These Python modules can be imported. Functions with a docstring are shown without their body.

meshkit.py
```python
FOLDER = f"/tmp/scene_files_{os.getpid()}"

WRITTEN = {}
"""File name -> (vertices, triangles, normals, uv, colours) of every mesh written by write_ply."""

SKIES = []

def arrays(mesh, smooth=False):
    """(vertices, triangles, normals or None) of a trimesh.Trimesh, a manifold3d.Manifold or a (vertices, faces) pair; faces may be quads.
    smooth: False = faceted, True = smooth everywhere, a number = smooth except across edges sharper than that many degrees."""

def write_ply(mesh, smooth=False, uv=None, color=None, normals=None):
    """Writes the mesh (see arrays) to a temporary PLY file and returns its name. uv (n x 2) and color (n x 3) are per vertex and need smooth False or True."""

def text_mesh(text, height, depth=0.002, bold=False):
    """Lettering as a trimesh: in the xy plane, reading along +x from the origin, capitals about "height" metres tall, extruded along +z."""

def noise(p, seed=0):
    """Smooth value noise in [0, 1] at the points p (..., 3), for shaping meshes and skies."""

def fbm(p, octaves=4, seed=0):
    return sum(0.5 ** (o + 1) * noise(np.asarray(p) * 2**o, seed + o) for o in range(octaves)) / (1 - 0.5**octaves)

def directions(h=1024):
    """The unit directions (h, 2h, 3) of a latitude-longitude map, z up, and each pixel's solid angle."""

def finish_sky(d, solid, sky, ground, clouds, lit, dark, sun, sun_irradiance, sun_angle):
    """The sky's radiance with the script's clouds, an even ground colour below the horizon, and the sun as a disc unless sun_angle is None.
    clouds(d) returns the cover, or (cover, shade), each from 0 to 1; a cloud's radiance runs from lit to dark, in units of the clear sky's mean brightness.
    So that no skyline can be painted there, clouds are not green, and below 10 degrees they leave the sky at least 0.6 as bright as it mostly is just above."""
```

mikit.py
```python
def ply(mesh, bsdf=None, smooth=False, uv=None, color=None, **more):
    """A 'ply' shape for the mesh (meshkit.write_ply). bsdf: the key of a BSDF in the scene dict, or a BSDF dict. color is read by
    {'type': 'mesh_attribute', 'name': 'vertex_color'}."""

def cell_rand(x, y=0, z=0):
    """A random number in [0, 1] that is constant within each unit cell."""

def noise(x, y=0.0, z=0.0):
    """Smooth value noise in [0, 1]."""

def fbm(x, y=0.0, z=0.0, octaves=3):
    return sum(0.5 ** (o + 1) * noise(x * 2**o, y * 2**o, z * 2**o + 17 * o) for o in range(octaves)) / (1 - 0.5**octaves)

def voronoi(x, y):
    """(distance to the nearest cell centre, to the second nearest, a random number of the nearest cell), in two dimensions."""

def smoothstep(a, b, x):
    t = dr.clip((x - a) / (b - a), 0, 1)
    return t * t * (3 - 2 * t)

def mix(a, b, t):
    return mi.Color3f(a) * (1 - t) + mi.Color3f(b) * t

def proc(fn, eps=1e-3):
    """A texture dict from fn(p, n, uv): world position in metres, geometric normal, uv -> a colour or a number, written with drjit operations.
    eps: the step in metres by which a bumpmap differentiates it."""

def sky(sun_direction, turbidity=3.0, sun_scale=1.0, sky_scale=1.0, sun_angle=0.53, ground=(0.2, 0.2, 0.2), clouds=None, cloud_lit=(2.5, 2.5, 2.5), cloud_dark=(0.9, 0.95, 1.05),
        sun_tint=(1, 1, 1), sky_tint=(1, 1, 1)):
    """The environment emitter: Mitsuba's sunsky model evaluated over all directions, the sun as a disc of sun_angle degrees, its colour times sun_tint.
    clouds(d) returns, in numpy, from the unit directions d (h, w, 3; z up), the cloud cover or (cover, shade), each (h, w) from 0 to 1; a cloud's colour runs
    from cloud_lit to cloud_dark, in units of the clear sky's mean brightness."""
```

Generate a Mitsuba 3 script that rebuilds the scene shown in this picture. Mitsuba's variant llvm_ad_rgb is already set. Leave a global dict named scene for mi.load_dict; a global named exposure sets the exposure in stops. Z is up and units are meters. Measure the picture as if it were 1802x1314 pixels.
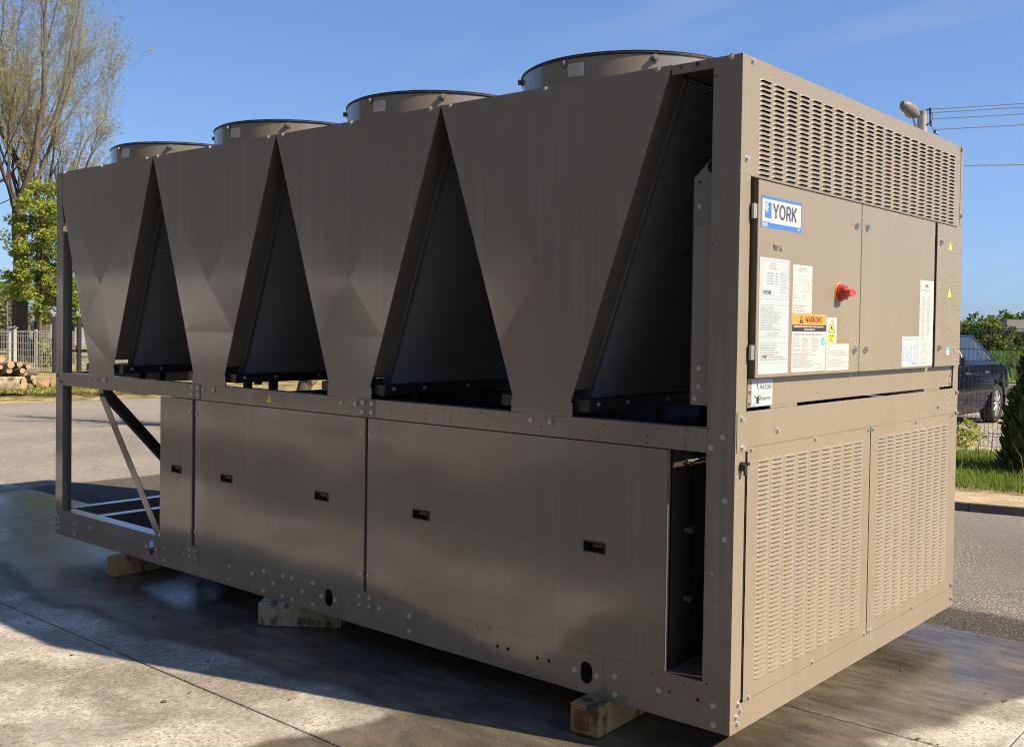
import math, random
import numpy as np, trimesh, mitsuba as mi, drjit as dr
import mikit, meshkit
from mikit import noise, fbm, voronoi, smoothstep, mix, cell_rand, proc
from shapely.geometry import Polygon, Point, box as sbox
from shapely import affinity
from shapely.ops import unary_union
T = mi.ScalarTransform4f
scene, labels = {}, {}
rng = np.random.default_rng(7)
random.seed(7)

# ---------------------------------------------------------------- camera, sky, exposure
CAM = np.array([1.6634, -3.0723, 1.3561])
FW = np.array([-0.651321, 0.758430, -0.023752])
UP = np.array([-0.026650, 0.008419, 0.999609])
scene['camera'] = {'type': 'perspective', 'fov_axis': 'x', 'fov': 52.444, 'near_clip': 0.05, 'far_clip': 2000.0,
                   'principal_point_offset_y': 44.1 / 1314,
                   'to_world': T().look_at(origin=CAM.tolist(), target=(CAM + FW).tolist(), up=UP.tolist())}
SUN = (2.9, 0.906, 2.365)
def clouds(d):
    n = meshkit.fbm(np.stack([d[..., 0] / (d[..., 2] + .12) * 1.1, d[..., 1] / (d[..., 2] + .12) * 3.0, d[..., 2] * 0], -1), 5, 3)
    m = meshkit.fbm(d * 2.2, 3, 11)
    return np.clip((n - .52) * 2.2, 0, 1) * np.clip((m - .45) * 4, 0, 1) * .55 * np.clip((d[..., 2] - .06) * 8, 0, 1)
scene['sky'] = mikit.sky(SUN, turbidity=3.2, sun_scale=1.1, sky_tint=(0.585, 0.685, 0.88), sun_tint=(1.0, 0.985, 0.945), ground=(.25, .22, .18), clouds=clouds, cloud_lit=(1.7, 1.7, 1.75))
exposure = 2.4
GZ = -0.115                                   # ground level; z = 0 is the underside of the chiller on its blocks

# ---------------------------------------------------------------- materials
def two(b): return {'type': 'twosided', 'bsdf': b}
def rgb(c): return {'type': 'rgb', 'value': list(map(float, c))}
def pr(c, rough=.5, spec=.5, metal=0., **k):
    return two({'type': 'principled', 'base_color': c if isinstance(c, dict) else rgb(c), 'roughness': rough, 'specular': spec, 'metallic': metal, **k})
def f_paint_shaded(p, n, uv):
    s = noise(p.x * 45, p.y * 45, p.z * 1.6) - .5
    s2 = fbm(p.x * 3, p.y * 3, p.z * 2.2) - .5
    st = smoothstep(.60, .86, noise(p.x * 48 + 3, p.y * 48, p.z * 1.1)) * smoothstep(.35, .65, fbm(p.x * 2.1, p.y * 2.1, p.z * 1.9 + 7))
    c = mi.Color3f(.188, .175, .151) * (1 + .07 * s + .14 * s2)
    c = mix(c, (.30, .28, .24), st * .3)
    sc = smoothstep(.10, .03, voronoi(p.x * 9 + p.z * 3, p.z * 14 + p.y * 9)[0]) * smoothstep(.55, .7, noise(p.x * 3, p.y * 3, p.z * 3))
    c = mix(c, (.14, .12, .10), sc * .5)
    return c
def f_paint_sunlit(p, n, uv):
    s2 = fbm(p.x * 3, p.y * 3, p.z * 2.2) - .5
    c = mi.Color3f(.222, .1975, .156) * (1 + .09 * s2 + .05 * (noise(p.y * 14, p.z * 1.5, 2.) - .5))
    a, b, w = voronoi(p.y * 48 + p.x * 50, p.z * 48)
    patch = fbm(p.y * 2.1 + 3 + p.x * .7, p.z * 2.3, 5.)
    dots = smoothstep(.22, .08, a) * dr.select(w > .55, 1., 0.) * smoothstep(.46, .58, patch) * smoothstep(.55, .95, p.z) * smoothstep(1.75, 1.2, p.z)
    drip = smoothstep(.55, .8, noise(p.y * 30, p.z * 1.2, 4.)) * smoothstep(.5, .7, fbm(p.y * 2 + 9, p.z * 1.5, 1.))
    c = mix(c, (.27, .245, .20), drip * .25)
    return mix(c, (.47, .44, .37), dots * .7)
def f_paint_rough(p, n, uv):
    return .06 + .08 * fbm(p.x * 4, p.y * 4, p.z * 1.3) + .06 * noise(p.x * 90, p.y * 90, p.z * 2)
scene['m_paint_shaded'] = pr(proc(f_paint_shaded), proc(f_paint_rough), .85, clearcoat=1., clearcoat_gloss=.97)  # darker, greyer copy of the unit paint, matched to the shaded side
scene['m_paint_sunlit'] = pr(proc(f_paint_sunlit), .36, .5)  # lighter copy of the same paint for the sunlit end
scene['m_paint_dark_shade'] = pr((.10, .083, .066), .5)  # darkened copy of the paint, putting shade into flanges and bay floor
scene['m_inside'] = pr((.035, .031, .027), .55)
scene['m_coil'] = pr((.25, .262, .28), .28, .8)
scene['m_header'] = pr((.06, .063, .068), .3)
scene['m_shade_black'] = pr((.006, .006, .006), .7, .05)  # near-black standing in for shade inside handles, housing and gaps
scene['m_black'] = pr((.018, .018, .019), .4)
scene['m_steel'] = pr((.55, .55, .55), .3, .5, .6)
scene['m_galv'] = pr((.55, .56, .57), .38, .5, .8)
scene['m_bracket'] = pr((.20, .195, .185), .45, .5, .35)
scene['m_white'] = pr((.445, .46, .475), .45)
scene['m_paleblue'] = pr((.37, .44, .50), .45)
scene['m_blue'] = pr((.045, .16, .52), .4)
scene['m_cyan'] = pr((.07, .42, .72), .4)
scene['m_navy'] = pr((.05, .06, .11), .45)
scene['m_ink'] = pr((.03, .03, .035), .5)
scene['m_inkgrey'] = pr((.20, .21, .23), .5)
scene['m_orange'] = pr((.66, .27, .05), .45)
scene['m_yellow'] = pr((.86, .66, .06), .45)
scene['m_red'] = pr((.36, .03, .03), .35)
scene['m_redlever'] = pr((.52, .05, .045), .35)
scene['m_knobyellow'] = pr((.62, .42, .05), .45)
scene['m_platelabel'] = pr((.62, .62, .62), .35, .5, .2)

def wetness(p):
    dx = dr.maximum(dr.maximum(-6.9 - p.x, p.x - .02), 0); dy = dr.maximum(dr.maximum(-.12 - p.y, p.y - 2.3), 0)
    d = dr.sqrt(dx * dx + dy * dy)
    nz = fbm(p.x * 1.15 + 4.3, p.y * 1.4 + 1.7, 0, 4)
    ex = dr.maximum(dr.maximum(-1.0 - p.x, p.x - .1), 0); ey = dr.maximum(dr.maximum(-5. - p.y, p.y + .1), 0)
    d = dr.minimum(d, dr.sqrt(ex * ex + ey * ey) * 1.1 + .06)
    fx = dr.maximum(dr.maximum(-5.4 - p.x, p.x - .1), 0); fy = dr.maximum(dr.maximum(-5. - p.y, p.y + 2.0), 0)  # damp area added out of view to darken light bounced onto the doors
    d = dr.minimum(d, dr.sqrt(fx * fx + fy * fy) + .1)
    return d - (.02 + .72 * nz)
def f_conc(p, n, uv):
    big = fbm(p.x * .9, p.y * .9, 2., 4); mid = fbm(p.x * 6, p.y * 6, 1., 4); fine = noise(p.x * 160, p.y * 160)
    st = fbm(p.x * 2.2 + 9, p.y * 3.1, 6., 4)
    c = mix((.268, .260, .236), (.468, .460, .427), smoothstep(.3, .70, big * .45 + mid * .55))
    c = mix(c, (.17, .155, .13), smoothstep(.50, .66, st) * (.35 + .6 * mid))
    c = c * (.60 + .45 * fine + .38 * noise(p.x * 62, p.y * 62, 4.))
    pits = smoothstep(.22, .06, voronoi(p.x * 34, p.y * 34)[0]) * smoothstep(.42, .6, mid)
    c = mix(c, (.07, .06, .05), pits * .7)
    w = wetness(p)
    damp = smoothstep(.05, -.05, w)
    wetc = mi.Color3f(.165, .148, .12) * (.35 + .8 * mid + .35 * fine) * (.55 + .42 * noise(p.x * 9 + p.y * 3, p.y * 34, 8.))
    wetc = mix(wetc, wetc * .62, smoothstep(-.15, -.6, w))
    return mix(c, wetc, damp)
def f_conc_rough(p, n, uv):
    w = wetness(p); film = smoothstep(.42, .6, fbm(p.x * 1.7 + 2, p.y * 2.6, 3., 3))
    r = dr.lerp(mi.Float(.85), mi.Float(.30), smoothstep(.05, -.16, w))
    return dr.lerp(r, .11 + .16 * fbm(p.x * 30, p.y * 60, 0, 2), smoothstep(-.2, -.5, w) * (.45 + .55 * film))
def f_conc_bump(p, n, uv):
    dry = smoothstep(-.5, .05, wetness(p))
    return (fbm(p.x * 28, p.y * 28, 0, 3) * .55 + noise(p.x * 150, p.y * 150) * .45) * (.12 + .88 * dry) + .6 * fbm(p.x * 3, p.y * 5, 0, 2)
scene['m_concrete'] = two({'type': 'bumpmap', 'scale': .0032, 'b': proc(f_conc_bump, 2e-3),
                           'bsdf': {'type': 'principled', 'base_color': proc(f_conc), 'roughness': proc(f_conc_rough), 'specular': .5}})
def f_asph(p, n, uv):
    a, b, w = voronoi(p.x * 105, p.y * 105)
    big = fbm(p.x * .7, p.y * .7, 1., 5)
    stone = mix((.13, .122, .113), (.54, .51, .46), w * w)
    c = mix((.10, .094, .086), stone, smoothstep(.62, .30, a)) * (.65 + .7 * big)
    far = smoothstep(6., 12., dr.sqrt(dr.square(p.x - 1.66) + dr.square(p.y + 3.07)))
    flat = mi.Color3f(.205, .198, .186) * (.66 + .4 * fbm(p.x * 1.2, p.y * 1.2, 3., 5) + .28 * noise(p.x * 26, p.y * 26))
    c = mix(c * 1.05, flat, far)
    w2 = wetness(p)
    return c * (1 - .62 * smoothstep(.05, -.1, w2))
scene['m_asphalt'] = two({'type': 'bumpmap', 'scale': .004, 'b': proc(lambda p, n, uv: smoothstep(.6, .1, voronoi(p.x * 75, p.y * 75)[0]), 2e-3),
                          'bsdf': {'type': 'principled', 'base_color': proc(f_asph), 'roughness': .8, 'specular': .3}})
scene['m_added_dark_lane'] = pr(proc(lambda p, n, uv: mi.Color3f(.062, .058, .054) * (.6 + .5 * fbm(p.x * 1.2, p.y * 1.2, 0, 3) + .3 * noise(p.x * 60, p.y * 60))), .8, .3)
def f_soil(p, n, uv):
    m = fbm(p.x * 3, p.y * 3, 0, 4)
    return mix((.11, .10, .05), (.26, .22, .12), smoothstep(.35, .7, m)) * (.7 + .6 * noise(p.x * 50, p.y * 50))
scene['m_soil'] = pr(proc(f_soil), .95, .1)
def f_gravel(p, n, uv):
    a, b, w = voronoi(p.x * 28, p.y * 28)
    return mix((.12, .11, .10), mix((.26, .24, .22), (.55, .52, .48), w), smoothstep(.6, .25, a))
scene['m_gravel'] = pr(proc(f_gravel), .9, .2)
scene['m_sand'] = pr(proc(lambda p, n, uv: mix((.26, .21, .13), (.48, .41, .29), fbm(p.x * 9, p.y * 9, 0, 4)) * (.75 + .5 * noise(p.x * 130, p.y * 130))), .95, .1)
def f_field(p, n, uv):
    m = fbm(p.x * .5, p.y * 1.5, 0, 5)
    return mix((.06, .12, .028), (.15, .23, .055), m) * (.8 + .4 * noise(p.x * 9, p.y * 9))
scene['m_field'] = pr(proc(f_field), .9, .2)
def f_wood(p, n, uv):
    g = noise(p.x * 9 + p.z * 40, p.y * 9, p.z * 120); s = fbm(p.x * 12, p.y * 12, p.z * 30, 4)
    c = mix((.19, .115, .05), (.36, .25, .125), g * .5 + s * .5)
    return mix(c, (.035, .028, .02), smoothstep(.56, .72, fbm(p.x * 22, p.y * 22, p.z * 9, 3)) * .8)
scene['m_wood'] = pr(proc(f_wood), .75, .3)
def f_wood2(p, n, uv):
    v = noise(p.x * 120, p.y * 120, p.z * 6); s = fbm(p.x * 20, p.y * 20, p.z * 14, 4)
    c = mix((.20, .17, .12), (.40, .36, .27), v * .4 + s * .6)
    return mix(c, (.05, .042, .032), smoothstep(.46, .72, fbm(p.x * 40 + 5, p.y * 40, p.z * 22, 4)) * .85)
scene['m_wood_old'] = pr(proc(f_wood2), .85, .2)
scene['m_stamp'] = pr((.16, .035, .02), .7)
scene['m_bark'] = pr(proc(lambda p, n, uv: mix((.05, .042, .03), (.17, .145, .11), fbm(p.x * 14, p.y * 14, p.z * 3, 4))), .95, .1)
scene['m_twig'] = pr((.22, .19, .145), .9, .1)
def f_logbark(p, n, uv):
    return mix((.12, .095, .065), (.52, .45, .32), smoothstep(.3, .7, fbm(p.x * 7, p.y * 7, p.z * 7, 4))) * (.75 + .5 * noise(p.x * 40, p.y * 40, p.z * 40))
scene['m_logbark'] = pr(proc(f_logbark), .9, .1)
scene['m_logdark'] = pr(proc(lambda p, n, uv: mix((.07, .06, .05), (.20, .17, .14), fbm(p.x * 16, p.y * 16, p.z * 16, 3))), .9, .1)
scene['m_logend'] = pr(proc(lambda p, n, uv: mix((.30, .20, .105), (.47, .35, .21), fbm(p.x * 11, p.y * 11, p.z * 11, 3))), .85, .2)
def leafmat(c, tr=.7): return {'type': 'principledthin', 'base_color': rgb(c), 'roughness': .55, 'diff_trans': tr, 'spec_trans': 0.0}
scene['m_leaf_lime'] = leafmat((.40, .46, .10), .9)
scene['m_leaf_green'] = leafmat((.23, .31, .06), .8)
scene['m_leaf_bud'] = leafmat((.37, .36, .15), .8)
scene['m_leaf_olive'] = leafmat((.15, .165, .055), .7)
scene['m_leaf_dark'] = leafmat((.055, .09, .028), .5)
scene['m_thuja'] = leafmat((.085, .125, .035), .55)
scene['m_thuja_light'] = leafmat((.17, .215, .06), .55)
scene['m_grass'] = leafmat((.17, .27, .045), .8)
scene['m_grass_light'] = leafmat((.24, .30, .07), .8)
scene['m_straw'] = leafmat((.42, .36, .16), .4)
scene['m_crop'] = leafmat((.13, .22, .055), .7)
scene['m_wire_white'] = pr((.36, .39, .37), .4)
scene['m_wire_grey'] = pr((.25, .26, .27), .5, .5, .4)
scene['m_wire_dark'] = pr((.030, .036, .036), .5)
scene['m_plinth'] = pr((.38, .36, .32), .85)
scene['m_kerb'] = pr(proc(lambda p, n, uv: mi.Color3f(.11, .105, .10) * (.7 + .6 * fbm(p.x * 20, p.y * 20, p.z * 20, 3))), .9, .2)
scene['m_cable'] = pr((.06, .08, .11), .6)
scene['m_pole'] = pr(proc(lambda p, n, uv: mi.Color3f(.42, .40, .36) * (.75 + .5 * fbm(p.x * 8, p.y * 8, p.z * 3, 3))), .9, .2)
scene['m_lamp'] = pr((.17, .167, .155), .5)
scene['m_lampglass'] = pr((.30, .29, .25), .25)
scene['m_carpaint'] = pr((.004, .006, .016), .08, .16)
scene['m_glass'] = pr((.012, .016, .02), .06, .8)
scene['m_tyre'] = pr((.025, .025, .026), .8)
scene['m_alloy'] = pr((.62, .63, .65), .3, .5, .7)
scene['m_chrome'] = two({'type': 'roughconductor', 'material': 'Cr', 'alpha': .1})
scene['m_amber'] = pr((.75, .25, .03), .2)
scene['m_vanwhite'] = pr((.62, .63, .64), .4)
scene['m_carblue'] = pr((.22, .27, .36), .3)
scene['m_roofgrey'] = pr((.13, .13, .14), .8)
scene['m_barnwall'] = pr((.20, .17, .14), .9)
scene['m_added_hall_dark'] = pr((.17, .165, .155), .8)
scene['m_added_hall_pale'] = pr((.40, .38, .33), .85)
scene['m_dirtstone'] = pr((.16, .145, .12), .9, .2)
scene['m_dirt'] = pr(proc(lambda p, n, uv: mix((.02, .018, .015), (.10, .085, .065), smoothstep(.5, .75, noise(p.x * 70, p.y * 70)))), .95, .1)

# ---------------------------------------------------------------- mesh helpers
def numbered(key):
    if key not in scene and not any(k.startswith(key + '__') for k in scene): return key
    i = 1
    while f'{key}_{i:03d}' in scene or f'{key}_{i:03d}' in labels: i += 1
    return f'{key}_{i:03d}'
def add(key, mesh, mat, smooth=False, **k):
    key = numbered(key); scene[key] = mikit.ply(mesh, mat, smooth, **k); return key
def put(key, shape, M):
    key = numbered(key); scene[key] = {**shape, 'to_world': M}; return key
def tag(key, label=None, cat=None, group=None, kind=None):
    d = labels.setdefault(key, {})
    for a, b in (('label', label), ('category', cat), ('group', group), ('kind', kind)):
        if b: d[a] = b
    return key
def box(x0, x1, y0, y1, z0, z1, c=0.):
    if c <= 0:
        m = trimesh.creation.box((x1 - x0, y1 - y0, z1 - z0)); m.apply_translation(((x0 + x1) / 2, (y0 + y1) / 2, (z0 + z1) / 2)); return m
    pts = []
    for sx in (0, 1):
        for sy in (0, 1):
            for sz in (0, 1):
                b = np.array([(x0, x1)[sx], (y0, y1)[sy], (z0, z1)[sz]]); s = np.array([1 - 2 * sx, 1 - 2 * sy, 1 - 2 * sz]) * c
                for a in range(3):
                    q = b + s; q[a] = b[a]; pts.append(q)
    return trimesh.convex.convex_hull(np.array(pts))
def cat(ms): return trimesh.util.concatenate([m for m in ms if m is not None])
def hull(pts): return trimesh.convex.convex_hull(np.array(pts, float))
def ext(poly, t): return trimesh.creation.extrude_polygon(poly, t, engine='earcut')
def polys(p): return list(getattr(p, 'geoms', [p]))
def mp(m, M):
    m.vertices = m.vertices @ np.array(M, float).T
    if np.linalg.det(np.array(M, float)) < 0: m.invert()
    return m
def S(poly, y0, t):            # plate parallel to the long side: poly in (x, z), front at y0
    m = cat([mp(ext(g, t), [[1, 0, 0], [0, 0, 1], [0, 1, 0]]) for g in polys(poly)]); m.apply_translation((0, y0, 0)); return m
def E(poly, x0, t):            # plate parallel to the end: poly in (y, z), front at x0
    m = cat([mp(ext(g, t), [[0, 0, -1], [1, 0, 0], [0, 1, 0]]) for g in polys(poly)]); m.apply_translation((x0, 0, 0)); return m
def R(a0, a1, b0, b1): return sbox(min(a0, a1), min(b0, b1), max(a0, a1), max(b0, b1))
def tube(pts, r, sides=8, caps=True):
    p = np.asarray(pts, float); n = len(p); r = np.broadcast_to(np.asarray(r, float), (n,))
    t = np.gradient(p, axis=0); t /= np.linalg.norm(t, axis=1, keepdims=True) + 1e-12
    a = np.cross(t, np.where(np.abs(t[:, 2:]) < .9, [0, 0, 1.], [1., 0, 0])); a /= np.linalg.norm(a, axis=1, keepdims=True) + 1e-12
    b = np.cross(t, a); g = np.arange(sides) * 2 * np.pi / sides
    v = (p[:, None] + r[:, None, None] * (np.cos(g)[None, :, None] * a[:, None] + np.sin(g)[None, :, None] * b[:, None])).reshape(-1, 3)
    i, j = np.meshgrid(np.arange(n - 1), np.arange(sides), indexing='ij')
    q = np.stack([i * sides + j, i * sides + (j + 1) % sides, (i + 1) * sides + (j + 1) % sides, (i + 1) * sides + j], -1).reshape(-1, 4)
    f = np.vstack([q[:, [0, 1, 2]], q[:, [0, 2, 3]]])
    if caps:
        m = len(v); v = np.vstack([v, p[:1], p[-1:]]); k = np.arange(sides)
        f = np.vstack([f, np.stack([(k + 1) % sides, k, k * 0 + m], 1), np.stack([(n - 1) * sides + k, (n - 1) * sides + (k + 1) % sides, k * 0 + m + 1], 1)])
    return trimesh.Trimesh(v, f, process=False)
def grid(fn, nu, nv):
    u, v = np.meshgrid(np.linspace(0, 1, nu), np.linspace(0, 1, nv), indexing='ij')
    P = fn(u, v).reshape(-1, 3); i, j = np.meshgrid(np.arange(nu - 1), np.arange(nv - 1), indexing='ij')
    q = np.stack([i * nv + j, (i + 1) * nv + j, (i + 1) * nv + j + 1, i * nv + j + 1], -1).reshape(-1, 4)
    return trimesh.Trimesh(P, np.vstack([q[:, [0, 1, 2]], q[:, [0, 2, 3]]]), process=False)
def disc_y(x, z, y0, y1, r, n=16):
    m = trimesh.creation.cylinder(r, abs(y1 - y0), sections=n); mp(m, [[1, 0, 0], [0, 0, 1], [0, 1, 0]]); m.apply_translation((x, (y0 + y1) / 2, z)); return m
def disc_x(y, z, x0, x1, r, n=16):
    m = trimesh.creation.cylinder(r, abs(x1 - x0), sections=n); mp(m, [[0, 0, 1], [1, 0, 0], [0, 1, 0]]); m.apply_translation(((x0 + x1) / 2, y, z)); return m
def ray(px, py, depth):        # construction aid: where a sight line of the survey photograph meets a given depth
    r = np.cross(FW, UP)
    return CAM + depth * (FW + r * (px - 901) / 1829.3 - UP * (py - 612.9) / 1829.3)

# ================================================================ GROUND
add('ground', grid(lambda u, v: np.stack([-400 + 800 * u, -400 + 800 * v, u * 0 + GZ - .06], -1), 3, 3), 'm_soil'); tag('ground', kind='structure')
joint_y = [-2.2, -.742, .69]
jx = [.635 + 3.1 * k for k in range(-4, 3)]
sid = 0
base_d = box(-11.8, 6.9, -2.21, .95, GZ - .055, GZ - .026); base_d2 = box(-2.6, 6.9, .95, 2.2, GZ - .055, GZ - .026)
add('concrete_pavement__joint_dirt', cat([base_d, base_d2]), 'm_dirt')
tag('concrete_pavement', kind='structure')
for j in range(len(joint_y)):
    y0 = joint_y[j]
    for k in range(len(jx) - 1):
        x0, x1 = jx[k], jx[k + 1]
        y1 = joint_y[j + 1] if j + 1 < len(joint_y) else 2.235
        if j == len(joint_y) - 1 and x1 < -2.0: continue
        if j == len(joint_y) - 2 and x1 < -2.0: y1 = .975
        g = .0038
        add('concrete_pavement__slab', box(x0 + g, x1 - g, y0 + g, y1 - g, GZ - .05, GZ + rng.uniform(-.001, .001), .0025), 'm_concrete')
asp = Polygon([(-16.4, -30), (30, -30), (30, 12.5), (9, 8.15), (-6, 4.62), (-6.6, 14), (-14.6, 14), (-15.7, 8), (-16.3, 5)])
lane = R(-16.4, 30, -30, -2.21)
asp = asp.difference(unary_union([R(-11.8, 6.9, -2.22, .98), R(-2.45, 6.9, .98, 2.24), lane]))
m = cat([ext(g, .03) for g in polys(lane)]); m.apply_translation((0, 0, GZ - .0345)); add('added_dark_lane', m, 'm_added_dark_lane'); tag('added_dark_lane', kind='structure')  # dark lane added out of view to cut bounce onto the long side
m = cat([ext(g, .03) for g in polys(asp)]); m.apply_translation((0, 0, GZ - .034))
add('asphalt_yard', m, 'm_asphalt'); tag('asphalt_yard', kind='structure')
# loose grit in the joints and on the ground
def pebbles(n, fn, s0, s1):
    ms = []
    ico = trimesh.creation.icosphere(0)
    for _ in range(n):
        x, y = fn(); s = rng.uniform(s0, s1); q = ico.copy(); q.vertices *= (s * rng.uniform(.6, 1.3, 3))
        q.apply_transform(trimesh.transformations.rotation_matrix(rng.uniform(0, 6), [0, 0, 1])); q.apply_translation((x, y, GZ + s * .2)); ms.append(q)
    return cat(ms)
def pj():
    t = rng.random()
    if t < .4: return rng.uniform(-4.5, -.2), -.742 + rng.normal(0, .012)
    if t < .65: return rng.uniform(-.3, 1.0), .69 + rng.normal(0, .014)
    if t < .85: return rng.uniform(-.3, 1.2), 2.19 + rng.normal(0, .07)
    return rng.uniform(-4.5, .9), rng.uniform(-1.5, 2.1)
add('grit', pebbles(900, pj, .0012, .0036), 'm_dirtstone'); tag('grit', 'loose grit and small stones scattered along the joints of the concrete slabs', 'grit', kind='stuff')

def deb():
    t = rng.random()
    if t < .5: return rng.uniform(-4.5, 1.2), rng.uniform(-1.6, 2.2)
    return rng.uniform(-16, 1), rng.uniform(1.0, 5.5)
P = np.array([(*deb(), GZ + .004) for _ in range(150)])
def flat_leaves(P, size):
    n = len(P); a = rng.uniform(0, 6.28, n); d = np.stack([np.cos(a), np.sin(a), rng.uniform(-.1, .25, n)], 1); b = np.stack([-np.sin(a), np.cos(a), rng.uniform(-.2, .2, n)], 1); s_ = size * rng.uniform(.5, 1.5, n)[:, None]
    V = np.stack([P - d * s_ * .5, P + b * s_ * .3 + [0, 0, .003], P + d * s_ * .5, P - b * s_ * .3 + [0, 0, .004]], 1).reshape(-1, 3); o = np.arange(n)[:, None] * 4
    return trimesh.Trimesh(V, np.concatenate([o + [0, 1, 2], o + [0, 2, 3]]), process=False)
add('dead_leaves', flat_leaves(P, .022), 'm_logdark'); tag('dead_leaves', 'scattered dark bits of dead leaf and bark on the concrete and asphalt', 'litter', kind='stuff')
# kerb, verge, gravel drive, field behind it
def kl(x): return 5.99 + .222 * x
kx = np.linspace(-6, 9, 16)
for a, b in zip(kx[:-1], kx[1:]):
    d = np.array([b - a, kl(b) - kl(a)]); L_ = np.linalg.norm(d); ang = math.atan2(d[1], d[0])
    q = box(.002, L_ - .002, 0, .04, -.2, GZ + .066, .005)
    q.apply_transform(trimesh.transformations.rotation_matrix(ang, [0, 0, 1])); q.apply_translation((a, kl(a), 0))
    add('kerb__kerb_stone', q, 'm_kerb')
tag('kerb', kind='structure')
def strip(o0, o1, z, x0=-6, x1=9, n=24, amp=0.):
    def fn(u, v):
        x = x0 + (x1 - x0) * u; o = o0 + (o1 - o0) * v
        return np.stack([x - .21 * o, kl(x) + o, z + amp * (meshkit.noise(np.stack([x * 2, o * 3, o * 0], -1)) - .5)], -1)
    return grid(fn, n, 12)
add('verge', strip(.041, 4.6, GZ + .06, amp=.02), 'm_sand'); tag('verge', kind='structure')
add('gravel_drive', strip(3.9, 17.5, GZ + .03, -14, 14), 'm_gravel'); tag('gravel_drive', kind='structure')
add('road', strip(17.4, 22.5, GZ + .015, -40, 40), 'm_asphalt'); tag('road', kind='structure')
add('field', strip(22.4, 150, GZ + .04, -140, 140), 'm_field'); tag('field', kind='structure')

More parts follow.
